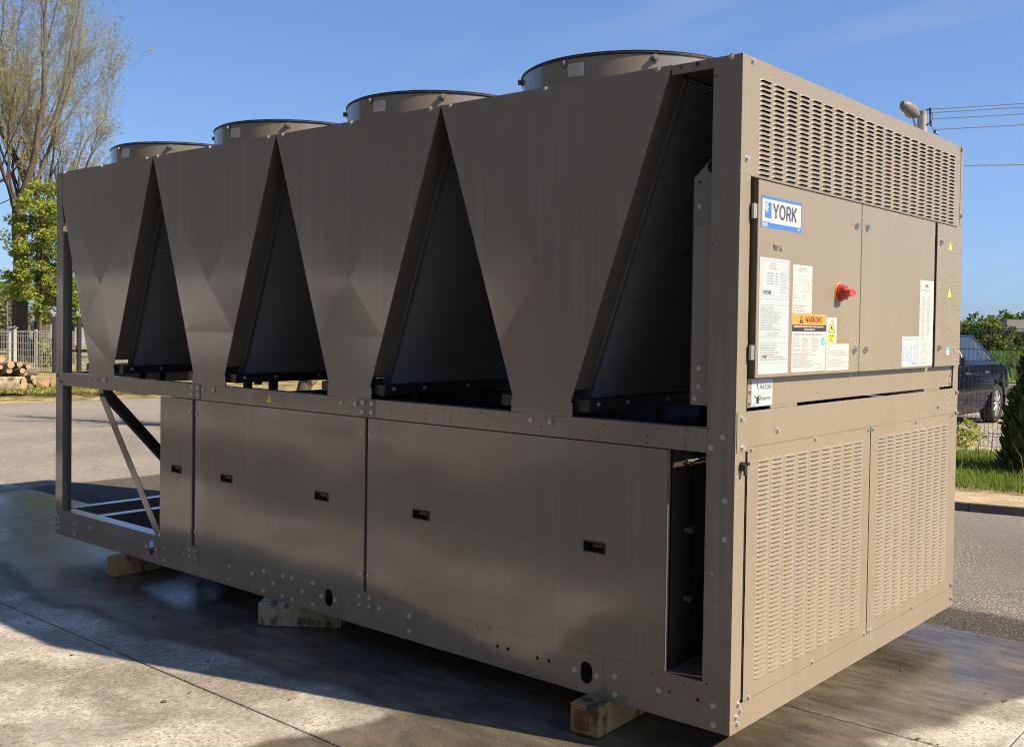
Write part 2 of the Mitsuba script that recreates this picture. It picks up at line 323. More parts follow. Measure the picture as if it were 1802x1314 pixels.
def blades(pts, h, w, lean=.5, seg=2):
    n = len(pts); a = rng.uniform(0, 2 * np.pi, n); h = h * rng.uniform(.5, 1.25, n); w = w * rng.uniform(.7, 1.3, n)
    d = np.stack([np.cos(a), np.sin(a), a * 0], 1); s = np.stack([-np.sin(a), np.cos(a), a * 0], 1) * w[:, None] / 2
    l = rng.uniform(.1, lean, n) * h
    b = pts; mid = b + d * (l * .3)[:, None] + np.array([0, 0, 1]) * (h * .6)[:, None]; tip = b + d * l[:, None] + np.array([0, 0, 1]) * h[:, None]
    V = np.stack([b - s, b + s, mid + s * .8, mid - s * .8, tip], 1).reshape(-1, 3); o = np.arange(n)[:, None] * 5
    F = np.concatenate([o + [0, 1, 2], o + [0, 2, 3], o + [3, 2, 4]])
    return trimesh.Trimesh(V, F, process=False)
def verge_pts(n, o0, o1, x0=-4.2, x1=1.2):
    x = rng.uniform(x0, x1, n); o = rng.uniform(o0, o1, n)
    return np.stack([x - .21 * o, kl(x) + o, np.full(n, GZ + .08)], 1)
P = verge_pts(34000, .68, 3.6); P = P[meshkit.noise(np.c_[P[:, 0] * 3, P[:, 1] * 3, P[:, 2] * 0]) > .25]
add('grass', blades(P, .085, .007, 1.1), 'm_grass'); tag('grass', 'green grass growing on the verge behind the kerb', 'grass', kind='stuff')
P = verge_pts(5000, .6, 3.2); add('pale_grass', blades(P, .13, .006, 1.2), 'm_grass_light'); tag('pale_grass', 'longer pale grass stalks standing above the verge grass', 'grass', kind='stuff')
P = verge_pts(110, 1.4, 2.8); add('dry_stalks', blades(P, .42, .007, .5), 'm_straw'); tag('dry_stalks', 'few tall dry stalks sticking out of the verge grass', 'grass', kind='stuff')
x = rng.uniform(-26, 2, 26000); o = rng.uniform(22.6, 60, 26000) ; P = np.stack([x - .21 * o, kl(x) + o, x * 0 + GZ + .03], 1)
add('crop', blades(P, .42, .10, .9), 'm_crop'); tag('crop', 'green crop standing in the field behind the road', 'crop', kind='stuff')

# ================================================================ THE CHILLER
U = 'air_cooled_chiller'
tag(U, 'large taupe air cooled chiller with four V shaped coil bays standing on timber blocks', 'chiller')
L, W, H = 4.7314, 2.237, 2.25
bolt_shape = None
def bolt_mesh(r=.0074, h=.006):
    a = trimesh.creation.cylinder(r * 1.45, .002, sections=14); a.apply_translation((0, 0, .001))
    b = trimesh.creation.cylinder(r, h, sections=6); b.apply_translation((0, 0, .002 + h / 2))
    c = trimesh.creation.cylinder(r * .85, .0015, sections=12); c.apply_translation((0, 0, .0022 + h))
    return cat([a, b, c])
BOLT = mikit.ply(bolt_mesh(), 'm_steel'); SCREW = mikit.ply(bolt_mesh(.006, .005), 'm_steel')
PBOLT = mikit.ply(bolt_mesh(.0076, .006), 'm_bracket')
MY = T([[1, 0, 0, 0], [0, 0, -1, 0], [0, 1, 0, 0], [0, 0, 0, 1]])
MX = T([[0, 0, 1, 0], [1, 0, 0, 0], [0, 1, 0, 0], [0, 0, 0, 1]])
def bolt_y(part, x, z, y=0., shape=None): put(f'{U}__{part}__bolt', shape or BOLT, T().translate([x, y, z]) @ MY @ T().rotate([0, 0, 1], random.uniform(0, 60)))
def bolt_x(part, y, z, x=0., shape=None): put(f'{U}__{part}__bolt', shape or BOLT, T().translate([x, y, z]) @ MX @ T().rotate([0, 0, 1], random.uniform(0, 60)))
def hole(x, z, r): return Point(x, z).buffer(r, 6)

# base rails -------------------------------------------------------
slots = [(-3.603, .081), (-2.066, .083), (-.592, .077)]
def slot(x, z): return R(x - .027, x + .027, z - .016, z + .016).union(Point(x, z - .014).buffer(.027, 10)).union(Point(x, z + .014).buffer(.027, 10))
big = [(-1.028, .081), (-.974, .081), (-.825, .080), (-.769, .080), (-.234, .094), (-.123, .093)]
small = [(-1.68, .145), (-1.61, .146), (-1.427, .146), (-1.325, .145), (-1.139, .145), (-1.072, .144), (-.819, .142), (-.495, .14), (-.308, .138), (-.177, .136), (-3.979, .083), (-3.772, .083)]
cuts = unary_union([slot(*s) for s in slots] + [hole(x, z, .0075) for x, z in big] + [hole(x, z, .0035) for x, z in small])
segs = [(-4.643, -3.5205), (-3.5185, -1.988), (-1.986, -.515), (-.513, -.1072)]
for a, b in segs:
    web = S(R(a, b, 0, .157).difference(cuts), 0, .004)
    add(f'{U}__base_rail', cat([web, box(a, b, .0042, .078, .1525, .1568), box(a, b, .0042, .078, .0005, .005)]), 'm_paint_shaded')
base_bolts = [(-4.477, .098), (-4.481, .032), (-4.293, .097), (-3.649, .082), (-3.55, .081), (-3.463, .096), (-3.462, .034), (-3.217, .13), (-3.154, .132), (-3.273, .097), (-3.216, .095), (-3.154, .093), (-2.847, .101), (-2.849, .035),
    (-2.656, .096), (-2.558, .126), (-2.485, .076), (-2.562, .024), (-2.406, .126), (-2.334, .128), (-2.411, .025), (-2.332, .025), (-2.18, .129), (-2.179, .028), (-2.257, .078), (-2.118, .082), (-2.017, .081),
    (-1.845, .132), (-1.784, .134), (-1.847, .094), (-1.785, .094), (-1.719, .101), (-1.53, .103), (-1.529, .037), (-.643, .077), (-.542, .076), (-.463, .093), (-.463, .027), (-.277, .088)]
for b in base_bolts: bolt_y('base_rail', *b)
add(f'{U}__splice_plate', S(R(-3.19, -3.125, .072, .152), -.003, .0028), 'm_paint_shaded'); add(f'{U}__splice_plate', S(R(-1.865, -1.763, .072, .152), -.003, .0028), 'm_paint_shaded')
add(f'{U}__far_base_rail', cat([box(-L, -.05, W - .004, W, 0, .157), box(-L, -.05, W - .078, W - .0042, .1525, .1568)]), 'm_paint_shaded')
cm = [box(x - .035, x + .035, .08, W - .08, .02, .152) for x in (-4.335, -3.45, -2.3, -1.2)] + [box(-L + .002, -L + .07, .08, W - .08, .001, .1565)]
for q in cm: add(f'{U}__cross_member', q, 'm_paint_shaded')

# posts -------------------------------------------------------------
pl = Polygon([(-L, 0), (-4.643, 0), (-4.643, 1.93), (-4.662, 2.02), (-4.662, H), (-L, H)])
add(f'{U}__post', cat([S(pl, 0, .004), box(-4.6475, -4.643, .0042, .03, .16, 1.93), box(-L, -L + .004, .0042, .10, 0, H)]), 'm_paint_shaded')
for b in [(-4.718, .119), (-4.689, .107), (-4.689, .078), (-4.684, .043), (-4.718, .032), (-4.693, 1.934), (-4.692, 1.888)]: bolt_y('post', *b)
for b in [(-4.71, .993), (-4.668, .956)]: bolt_y('post', *b, shape=PBOLT)
pr_holes = unary_union([hole(-.101, 1.015, .004), hole(-.1, .922, .004), hole(-.1, 1.63, .003), hole(-.099, 2.19, .004), hole(-.091, .155, .004), hole(-.078, .53, .003)])
add(f'{U}__post', cat([S(R(-.107, 0, 0, H).difference(pr_holes), 0, .004), box(-.107, -.103, .0042, .05, .16, H), box(-.107, -.004, .0042, .07, .0, .004)]), 'm_paint_shaded')
for b in [(-.064, .087), (-.062, .024), (-.032, .652), (-.047, .99), (-.09, .951), (-.034, .779)]: bolt_y('post', *b)
bolt_y('post', -.04, 2.243)
add(f'{U}__far_post', cat([box(-L, -4.643, W - .004, W, 0, H), box(-L, -L + .004, W - .1, W - .0042, 0, H)]), 'm_paint_shaded'); add(f'{U}__far_post', box(-.107, -.004, W - .004, W, 0, H), 'm_paint_shaded')
add(f'{U}__end_beam', box(-L, -L + .04, .1, W - .1, .933, 1.013), 'm_paint_shaded'); add(f'{U}__end_beam', box(-L, -L + .04, .1, W - .1, H - .08, H - .013), 'm_paint_shaded')

# middle rails -------------------------------------------------------
rh = [(-2.773, 1.001), (-2.773, .978), (-2.469, 1.002), (-2.407, .977), (-2.407, .955), (-2.253, 1.003), (-2.194, .978), (-2.193, .954), (-1.928, .965), (-1.928, .945), (-1.647, 1.), (-1.66, .977), (-1.66, .952), (-1.452, .996), (-1.451, .974), (-1.451, .951),
      (-1.348, .999), (-1.301, .971), (-1.3, .95), (-1.135, .997), (-1.091, .973), (-1.092, .949), (-.825, .965), (-.825, .947), (-.531, .995), (-.556, .971), (-.556, .947), (-.343, .97), (-.342, .946), (-.224, .994), (-.191, .969), (-.19, .945),
      (-3.45, .978), (-3.45, .955), (-3.7, .978), (-3.7, .955), (-3.85, .999), (-4.4, .985), (-4.5, .96)]
rcut = unary_union([hole(x, z, .0032) for x, z in rh])
for a, b in [(-4.6425, -3.172), (-3.170, -1.811), (-1.809, -.1075)]:
    add(f'{U}__middle_rail', cat([S(R(a, b, .933, 1.013).difference(rcut), 0, .004), box(a, b, .0042, .06, 1.009, 1.0128), box(a, b, .0042, .06, .9335, .937)]), 'm_paint_shaded')
for cx in (-3.171, -1.81):
    add(f'{U}__joint_plate', box(cx - .047, cx + .047, -.0035, -.0003, .936, 1.0135, .001), 'm_bracket')
    for dx in (-.03, .03):
        for z in (.957, .996): bolt_y('joint_plate', cx + dx, z, -.0035)
add(f'{U}__far_middle_rail', box(-4.643, -.107, W - .05, W, .933, 1.013), 'm_paint_shaded')
add(f'{U}__warning_triangle', S(Polygon([(-2.553, .957), (-2.507, .957), (-2.53, .992)]), -.0012, .001), 'm_yellow')
add(f'{U}__warning_triangle__bolt_mark', S(Polygon([(-2.534, .963), (-2.527, .972), (-2.531, .972), (-2.527, .982), (-2.534, .971), (-2.530, .971)]), -.0017, .0004), 'm_ink')

# V panels --------------------------------------------------------------
BX = [-.8229, -1.936, -3.0491, -4.1622]
def vpoly(xc, clipl=None):
    p = Polygon([(xc - .5563, H), (xc + .5563, H), (xc + .14, 1.066), (xc + .149, 1.0655), (xc + .149, 1.0145), (xc + .0615, 1.0145), (xc + .0615, .976), (xc - .0615, .976), (xc - .0615, 1.0145), (xc - .149, 1.0145), (xc - .149, 1.0655), (xc - .14, 1.066)])
    return p if clipl is None else p.intersection(R(clipl, 9, 0, 9))
def vpanel(xc, y, sgn, clipl=None):
    # cross-broken sheet: four facets meeting 6 mm proud at the centre of the X
    cz, d = 1.545, .009
    hx = .5563 - (H - 1.29) * .3517
    C = (xc, cz)
    tl, trr = (xc - .5563, H), (xc + .5563, H); ll, lr = (xc - hx, 1.29), (xc + hx, 1.29)
    low = Polygon([C, lr, (xc + .14, 1.066), (xc + .149, 1.0655), (xc + .149, 1.0145), (xc + .0615, 1.0145), (xc + .0615, .976), (xc - .0615, .976), (xc - .0615, 1.0145), (xc - .149, 1.0145), (xc - .149, 1.0655), (xc - .14, 1.066), ll])
    ms = []
    for f in (Polygon([C, tl, trr]), Polygon([C, trr, lr]), Polygon([C, ll, tl]), low):
        if clipl is not None: f = f.intersection(R(clipl, 9, 0, 9))
        if f.is_empty: continue
        m = S(f, 0, .003); v = m.vertices
        # height above the flat sheet falls linearly from the centre to each facet's outer edge
        x, z = v[:, 0] - xc, v[:, 2]
        if f.intersection(Polygon([C, tl, trr])).area > f.area * .9: h = 1 - np.clip((z - cz) / (H - cz), 0, 1)
        elif f.intersection(low).area > f.area * .9: h = 1 - np.clip((cz - z) / (cz - 1.29), 0, 1)
        else:
            s = np.abs(x); e = .5563 - (H - z) * .3517
            h = 1 - np.clip(s / np.maximum(e, 1e-3), 0, 1)
            # exact plane through centre and the two edge points
            pz = np.array([[0, cz, 1], [.5563, H, 0], [hx, 1.29, 0]]); co = np.linalg.solve(np.c_[pz[:, :2], np.ones(3)], pz[:, 2]); h = co[0] * s + co[1] * z + co[2]
        v[:, 1] -= d * np.clip(h, 0, 1); m.vertices = v; ms.append(m)
    m = cat(ms)
    if sgn < 0: m.vertices[:, 1] = -m.vertices[:, 1]; m.invert()
    m.apply_translation((0, y, 0)); return m
def slant(xc, s, off, y0, y1, t, z0=1.066, z1=2.246):
    """slab along the slanted edge on side s, set off inward by off, thickness t"""
    def P(z, o): return (xc + s * (.14 + (z - 1.066) * .3517 - o), z)
    a, b, c, d = P(z0, off), P(z1, off), P(z1, off + t), P(z0, off + t)
    return hull([(p[0], y, p[1]) for p in (a, b, c, d) for y in (y0, y1)])
for i, xc in enumerate(BX):
    cl = -4.650 if i == 3 else None
    k = add(f'{U}__v_panel', vpanel(xc, -.003, 1, cl), 'm_paint_shaded')
    part = k.split('__')[1]
    add(f'{U}__{part}__edge_flange', cat([slant(xc, 1, .001, .0008, .092, .003, 1.115)] + ([slant(xc, -1, .001, .0008, .092, .003, 1.115)] if i < 3 else [slant(xc, -1, .001, .0008, .092, .003, 1.115, 1.9)])), 'm_paint_dark_shade')
    for x in (xc - .5, xc, xc + .5):
        if i == 3 and x < -4.64: x = -4.62
        bolt_y(part, x, 2.243, -.004)
    for x in (xc - .047, xc + .047): bolt_y(part, x, .988, -.004)
    add(f'{U}__far_v_panel', vpanel(xc, W + .003, -1), 'm_paint_shaded')
# coils: ridged slabs (flat tubes running across the unit)
def coil(xc, s):
    n = 118; z = np.linspace(1.072, 2.235, 2 * n + 1); d = np.array([.3517, 1.]); nrm = np.array([1., -.3517]) / math.hypot(1, .3517)
    off = .022 - .0075 * (np.arange(2 * n + 1) % 2)
    x = xc + s * (.14 + (z - 1.066) * .3517 - off)
    zz = z; ys = (.128, 2.08)
    V = np.array([(a, y, b) for a, b in zip(x, zz) for y in ys]); k = np.arange(2 * n) * 2
    F = np.concatenate([np.stack([k, k + 1, k + 3], 1), np.stack([k, k + 3, k + 2], 1)])
    front = trimesh.Trimesh(V, F, process=False)
    back = slant(xc, s, .024, .128, 2.08, .018, 1.072, 2.235)
    return cat([front, back])
for i, xc in enumerate(BX):
    k = add(f'{U}__coil', coil(xc, 1), 'm_coil'); part = k.split('__')[1]
    add(f'{U}__coil_back', slant(xc, -1, .012, .125, 2.08, .025, 1.10, 2.235), 'm_coil')
    for s in (1, -1):
        p0 = np.array([xc + s * (.14 - .012), .110, 1.08]); p1 = np.array([xc + s * (.14 + 1.16 * .3517 - .012), .110, 2.226])
        add(f'{U}__{part}__header', tube([p0, p1], .017, 12), 'm_header', 40)
    # clips along the header
    zs = np.linspace(1.14, 2.2, 60)
    add(f'{U}__{part}__tube_end', cat([box(xc + .14 + (z - 1.066) * .3517 - .012, xc + .14 + (z - 1.066) * .3517 - .002, .119, .129, z - .003, z + .003) for z in zs]), 'm_header')
    labels[f'{U}__{part}__tube_end'] = {'kind': 'stuff'}
    add(f'{U}__coil_tray', box(xc - .215, xc + .215, .016, 2.2, 1.034, 1.078), 'm_black')
    for y in (.3, 1.0, 1.7):
        for s in (1, -1): add(f'{U}__coil_leg', box(xc + s * .115 - .015, xc + s * .115 + .015, y, y + .04, .93, 1.0335), 'm_black')
    if i < 3: add(f'{U}__added_dark_closer', box(xc - 1.113 + .20, xc - .30 - .05 * i, W - .07, W - .06, .92, 1.09), 'm_shade_black')  # near-black sheets added so the gaps under the coils stay dark
    for y in (.07, .26, .55): put(f'{U}__coil_tray__bolt', SCREW, T().translate([xc + .215, y, 1.060]) @ MX)
# deck, its lips, fans
fans = [(xc, y) for xc in BX for y in (.57, W - .57)]
deck = R(-L, -.27, .0, W).difference(unary_union([Point(f).buffer(.452, 24) for f in fans]))
m = ext(deck, .004); m.apply_translation((0, 0, H - .004)); m2 = ext(R(-L + .01, -.1, .01, W - .01).difference(unary_union([Point(f).buffer(.45, 24) for f in fans])), .002); m2.apply_translation((0, 0, H - .012))
add(f'{U}__fan_deck', cat([m, m2]), 'm_paint_dark_shade')
add(f'{U}__top_cover', cat([box(-.2695, -.0042, .004, W - .004, H - .005, H - .001), box(-.2695, -.1075, 0, .0035, H - .034, H - .001)]), 'm_paint_shaded')
for x in (-.235, -.17): add(f'{U}__top_cover__hole_plug', disc_y(x, H - .017 + (.004 if x < -.2 else .006), -.0008, .001, .004 if x < -.2 else .007), 'm_black')
for (xc, y) in fans:
    k = add(f'{U}__fan_collar', trimesh.creation.annulus(.452, .46, .125, sections=96).apply_translation((xc, y, H + .0625)), 'm_paint_shaded', 40); part = k.split('__')[1]
    g = np.linspace(0, 2 * np.pi, 97); ringp = lambda r, z: np.stack([xc + r * np.cos(g), y + r * np.sin(g), g * 0 + z], 1)
    rim = cat([tube(ringp(.4605, H + .129), .0055, 6, False), tube(ringp(.45, H + .139), .0025, 5, False)])
    spk = [tube([(xc + r * math.cos(a), y + r * math.sin(a), H + .137) for r in (.09, .45)], .002, 4) for a in np.linspace(0, 2 * np.pi, 33)[:-1]]
    rings = [tube(ringp(r, H + .139), .0015, 4, False) for r in (.09, .15, .21, .27, .33, .39)]
    add(f'{U}__{part}__guard', cat([rim] + spk + rings), 'm_black', 40)
    for a in range(0, 360, 45):
        ca, sa = math.cos(math.radians(a)), math.sin(math.radians(a)); z = H + .108
        M = T([[-sa, 0, ca, xc + .46 * ca], [ca, 0, sa, y + .46 * sa], [0, 1, 0, z], [0, 0, 0, 1]])
        put(f'{U}__{part}__clip', PBOLT, M @ T().scale([1.5, 1.5, 2.2]))
    hub = [trimesh.creation.cylinder(.09, .1, sections=20).apply_translation((xc, y, H + .04))]
    bl = []
    for a in np.linspace(0, 2 * np.pi, 6)[:-1]:
        def fb(u, v, a=a): 
            r = .08 + .36 * u; t = a + (v - .5) * .75; return np.stack([xc + r * np.cos(t), y + r * np.sin(t), H + .04 + (v - .5) * .09 * (1 - .3 * u)], -1)
        bl.append(grid(fb, 5, 5))
    add(f'{U}__{part}__fan_blade', cat(hub + bl), 'm_black')
    if y < 1:
        a0, a1 = math.radians(272), math.radians(281)
        def fl(u, v): 
            t = a0 + (a1 - a0) * u; return np.stack([xc + .4612 * np.cos(t), y + .4612 * np.sin(t), H + .055 + .05 * v], -1)
        def fk(z0, h, q0, q1):
            def f(u, v): t = a0 + (a1 - a0) * (q0 + (q1 - q0) * u); return np.stack([xc + .4617 * np.cos(t), y + .4617 * np.sin(t), z0 + h * v], -1)
            return grid(f, 5, 2)
        add(f'{U}__{part}__rating_plate', grid(fl, 8, 2), 'm_platelabel')
        add(f'{U}__{part}__plate_print', cat([fk(H + .06 + .007 * i, .0016, .1, random.uniform(.5, .92)) for i in range(6)]), 'm_inkgrey')

# lower doors of the long side ----------------------------------------------
def wavy(x0, x1, z0, z1, y0, amp, seed, cuts_):
    def fn(u, v):
        x = x0 + (x1 - x0) * u; z = z0 + (z1 - z0) * v
        e = np.clip(np.minimum(np.minimum(u, 1 - u) * (x1 - x0), np.minimum(v, 1 - v) * (z1 - z0)) / .10, 0, 1)
        n = meshkit.fbm(np.stack([x * 1.7, z * 2.4, x * 0 + seed], -1), 2, seed) - .5
        n2 = np.exp(-(((x - x0 - .1) / .07) ** 2 + ((z - z1 + .07) / .05) ** 2)) * (.4 if seed == 3 else 0)
        return np.stack([x, y0 - amp * (n + n2) * e, z], -1)
    nu, nv = int((x1 - x0) / .025) + 2, int((z1 - z0) / .025) + 2
    g = grid(fn, nu, nv)
    cen = g.vertices[g.faces].mean(1)
    return g
def door(x0, x1, seed, handles, amp=.0055):
    g = wavy(x0, x1, .159, .929, -.004, amp, seed, None)
    sides = cat([box(x0, x1, -.0035, .018, .1588, .1592), box(x0, x1, -.0035, .018, .9288, .9292), box(x0 - .0004, x0, -.0038, .018, .159, .929), box(x1, x1 + .0004, -.0038, .018, .159, .929)])
    k = add(f'{U}__side_door', cat([g, sides]), 'm_paint_shaded', 30); part = k.split('__')[1]
    for hx, hw in handles:
        hz = .5465; w, h = hw, .0165
        fr = S(R(hx - w - .004, hx + w + .004, hz - h - .004, hz + h + .004).difference(R(hx - w, hx + w, hz - h, hz + h)), -.0095, .008)
        kk = add(f'{U}__{part}__handle', fr, 'm_black'); add(f'{U}__{part}__handle_recess_shade', S(R(hx - w, hx + w, hz - h, hz + h), -.0062, .002), 'm_shade_black')  # flat black plate carrying the shade of the recess
        add(f'{U}__{part}__handle_grip', box(hx - w * .1, hx + w * .9, -.0085, -.0066, hz + h * .15, hz + h * .8), 'm_black')
    return part
A = door(-3.509, -3.1965, 1, [(-3.343, .041)], .002)
B = door(-3.1655, -1.823, 2, [(-2.876, .044), (-2.118, .044)])
C = door(-1.803, -.257, 3, [(-1.4625, .044), (-.56, .044)])
for part, lst in ((A, [(-3.208, .859), (-3.208, .231)]), (B, [(-3.152, .861), (-3.155, .234), (-1.836, .235), (-1.836, .861)]), (C, [(-1.79, .235), (-1.788, .861)])):
    for b in lst: bolt_y(part, *b, y=-.0045, shape=SCREW)
add(f'{U}__mullion', cat([box(-3.192, -3.169, .006, .02, .159, .931), box(-1.8195, -1.8065, .006, .02, .159, .931)]), 'm_inside')
# closed compressor box behind the doors
add(f'{U}__inner_housing', cat([box(-3.505, -.2585, .022, 2.2, .162, .925)]), 'm_shade_black')
add(f'{U}__housing_end', box(-.2584, -.2568, .03, 2.2, .1585, .925), 'm_inside'); add(f'{U}__housing_seam', box(-.2567, -.2555, .16, .166, .17, .92), 'm_black')  # housing end coloured near-black to look shaded in the narrow bay
for z in (.905, .665, .42):
    z -= .03
    k = add(f'{U}__latch', cat([box(-.2565, -.247, .115, .165, z - .008, z + .008, .002), box(-.2465, -.240, .125, .15, z - .013, z + .005, .002), tube([(-.243, .105, z + .008), (-.243, .175, z + .008)], .003, 6)]), 'm_bracket')
add(f'{U}__bay_floor', box(-.2565, -.108, .005, 2.2, .150, .1575), 'm_paint_dark_shade')
for i in range(3):
    zc = .19 + .055 * i; hel = np.linspace(0, 40 * np.pi, 900)
    p = np.stack([-.15 + .02 * np.cos(hel), .12 + hel / (40 * np.pi) * .5, zc + .02 * np.sin(hel)], 1)
    add(f'{U}__conduit', tube(p, .004, 5), 'm_black')
# diagonal braces in the open bay
d = np.array([-3.55 + 4.21, .165 - .93]); n_ = np.array([-d[1], d[0]]) / np.linalg.norm(d) * .027
br = Polygon([(-4.21 + n_[0], .93 + n_[1]), (-4.21 - n_[0], .93 - n_[1]), (-3.55 - n_[0], .165 - n_[1]), (-3.55 + n_[0], .165 + n_[1])]).intersection(R(-4.3, -3.515, .158, .932))
add(f'{U}__brace', S(br, .01, .004), 'm_paint_shaded')
def bar(p0, p1, w, t):
    p0, p1 = np.array(p0, float), np.array(p1, float); a = (p1 - p0) / np.linalg.norm(p1 - p0); x = np.array([1., 0, 0]); b = np.cross(a, x)
    return hull([p + s * b * w / 2 + q * x * t / 2 for p in (p0, p1) for s in (-1, 1) for q in (-1, 1)])
add(f'{U}__brace', bar((-4.165, .02, .92), (-4.165, .72, .165), .055, .05), 'm_inside')
add(f'{U}__pan', box(-4.29, -3.49, .55, 2.1, .10, .104), 'm_inside')

# lifting bracket beside the right post
hp = Polygon([(-.19, 1.088), (-.108, 1.088), (-.108, 1.935), (-.128, 1.92), (-.19, 1.862)]).difference(Point(-.118, 1.895).buffer(.022)).difference(hole(-.166, 1.845, .005))
add(f'{U}__lifting_bracket', S(hp, .03, .005), 'm_paint_shaded')
add(f'{U}__lifting_bracket__doubler', S(Polygon([(-.189, 1.70), (-.108, 1.70), (-.108, 1.86), (-.127, 1.918), (-.189, 1.86)]).difference(Point(-.118, 1.895).buffer(.022)).difference(hole(-.166, 1.845, .005)), .026, .0038), 'm_bracket')
for b in [(-.164, 1.762, .026), (-.158, 1.215, .03), (-.158, 1.15, .03), (-.172, 1.11, .03)]: bolt_y('lifting_bracket', b[0], b[1], b[2], SCREW)

# END FACE --------------------------------------------------------------------
PE = 'm_paint_sunlit'
flange = Polygon([(.0, 0), (.058, 0), (.058, .10), (.07, .105), (.07, 1.862), (.0, 1.862)])
add(f'{U}__corner_flange', cat([E(flange.difference(unary_union([hole(.062, .56, .003)])), 0, .0038)]), PE)
for y, z in [(.037, 1.912), (.052, .094), (.037, .055), (.048, .03)]: bolt_x('corner_flange', y, z, 0)
bolt_x('corner_flange', .068, .069, 0, SCREW); bolt_x('corner_flange', .066, 2.236, 0)
add(f'{U}__far_flange', cat([E(R(2.163, W, 0, H), -.001, .0038), E(R(2.20, W + .001, 1.87, H), .001, .0018)]), PE)
for y, z in [(2.205, 2.236), (2.217, 1.915), (2.2, .105), (2.203, .039), (2.214, .952), (2.212, 1.053)]: bolt_x('far_flange', y, z, .003)
add(f'{U}__bottom_rail', E(R(.0595, 2.2, 0, .0905), 0, .0038), PE)
def perforated(y0, y1, z0, z1, ys, zs, hw, lo, hi, x):
    q = []
    ye = [y0] + [v for y in ys for v in (y - hw, y + hw)] + [y1]
    for i in range(0, len(ye), 2): q.append((ye[i], ye[i + 1], z0, z1))
    for y in ys:
        ze = [z0] + [v for z in sorted(zs) for v in (z - lo, z + hi)] + [z1]
        for i in range(0, len(ze), 2): q.append((y - hw, y + hw, ze[i], ze[i + 1]))
    return quads_x(q, x)
def quads_x(q, x):
    V = np.array([[(x, a, c), (x, b, c), (x, b, d), (x, a, d)] for a, b, c, d in q]).reshape(-1, 3); o = np.arange(len(q))[:, None] * 4
    return trimesh.Trimesh(V, np.concatenate([o + [0, 1, 2], o + [0, 2, 3]]), process=False)
NCU = 20; NRU = 20; pu = (2.11 - .123 - .081) / (NCU - 1); zu = (2.190 - 1.876) / (NRU - 1)
LW = .079
up_c = [(.123 + pu * c + LW / 2, 2.187 - zu * r) for c in range(NCU) for r in range(NRU)]
k = add(f'{U}__upper_grille', cat([perforated(0, 2.1615, 1.8625, H, sorted({c[0] for c in up_c}), sorted({c[1] for c in up_c}), LW / 2 - .004, .0040, .0034, 0), box(-.0035, -.0002, 2.159, 2.1614, 1.8625, H), box(-.03, -.0002, .0002, 2.16, H - .003, H)]), PE)
add(f'{U}__upper_grille__lip', box(-.035, .0, .0725, 2.21, 1.8585, 1.8622), PE)
def louver_mesh():
    prof = np.array([[0, .0080], [.0038, .0064], [.0064, .0030], [.0076, -.0012]])     # (x out, z)
    rows = []
    for i, (x, z) in enumerate(prof):
        e = (.0, .0055, .0095, .0115)[i]
        rows.append([(x, -LW / 2 + e, z), (x, LW / 2 - e, z)])
    V = np.array(rows).reshape(-1, 3); F = []
    for i in range(3): a = 2 * i; F += [[a, a + 1, a + 3], [a, a + 3, a + 2]]
    n = len(V); s0 = n; V = np.vstack([V, [(0, -LW / 2, -.003), (0, LW / 2, -.003)]])
    for i in range(3): a = 2 * i; F += [[n, a, a + 2], [n + 1, a + 3, a + 1]]
    return trimesh.Trimesh(V, F, process=False)
LM = louver_mesh(); LOUV = mikit.ply(LM, PE, 40)
def louvers(part, centres, x, nind):
    order = sorted(centres, key=lambda c: np.linalg.norm(np.array([x, c[0], c[1]]) - CAM)); rest = []
    for i, (y, z) in enumerate(order):
        if i < nind: put(f'{U}__{part}__louver', LOUV, T().translate([x, y, z]))
        else: q = LM.copy(); q.apply_translation((x, y, z)); rest.append(q)
    kk = add(f'{U}__{part}__louver_rows', cat(rest), PE, 40); labels[kk] = {'kind': 'stuff'}
louvers('upper_grille', up_c, .0002, 100)
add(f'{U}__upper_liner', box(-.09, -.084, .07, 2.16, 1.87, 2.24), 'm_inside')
for i in range(5): add(f'{U}__liner_post', box(-.0835, -.05, .3 + i * .42, .33 + i * .42, 1.87, 2.24), 'm_paint_dark_shade')
# control cabinet
add(f'{U}__control_cabinet', cat([box(-.24, -.034, .105, 2.15, 1.09, 1.855), box(-.034, -.03, .08, .10, 1.17, 1.85)]), 'm_black')
def cdoor(y0, y1, name):
    k = add(f'{U}__{name}', cat([box(.0195, .0235, y0, y1, 1.186, 1.847, .0015)]), PE); part = k.split('__')[1]
    add(f'{U}__{part}__door_edge', cat([box(-.02, .0193, y0, y0 + .004, 1.187, 1.846), box(-.02, .0193, y1 - .004, y1, 1.187, 1.846), box(-.02, .0193, y0 + .0042, y1 - .0042, 1.187, 1.191), box(-.02, .0193, y0 + .0042, y1 - .0042, 1.842, 1.846)]), 'm_paint_dark_shade')
    return part
D1 = cdoor(.083, .9465, 'cabinet_door'); D2 = cdoor(.9525, 1.792, 'cabinet_door'); D3 = cdoor(1.826, 2.176, 'side_door_cover')
def latch(part, y, z):
    a = disc_x(y, z, .0236, .029, .0135, 20); b = disc_x(y, z, .0291, .034, .010, 16); b2 = box(.0341, .0365, y - .008, y + .008, z - .0025, z + .0025)
    add(f'{U}__{part}__lock', cat([a, b, b2]), 'm_chrome')
for y, z in [(.896, 1.759), (.896, 1.273)]: latch(D1, y, z)
for y, z in [(1.003, 1.76), (1.005, 1.273)]: latch(D2, y, z)
for y, z in [(1.87, 1.761), (1.869, 1.274)]: latch(D3, y, z)
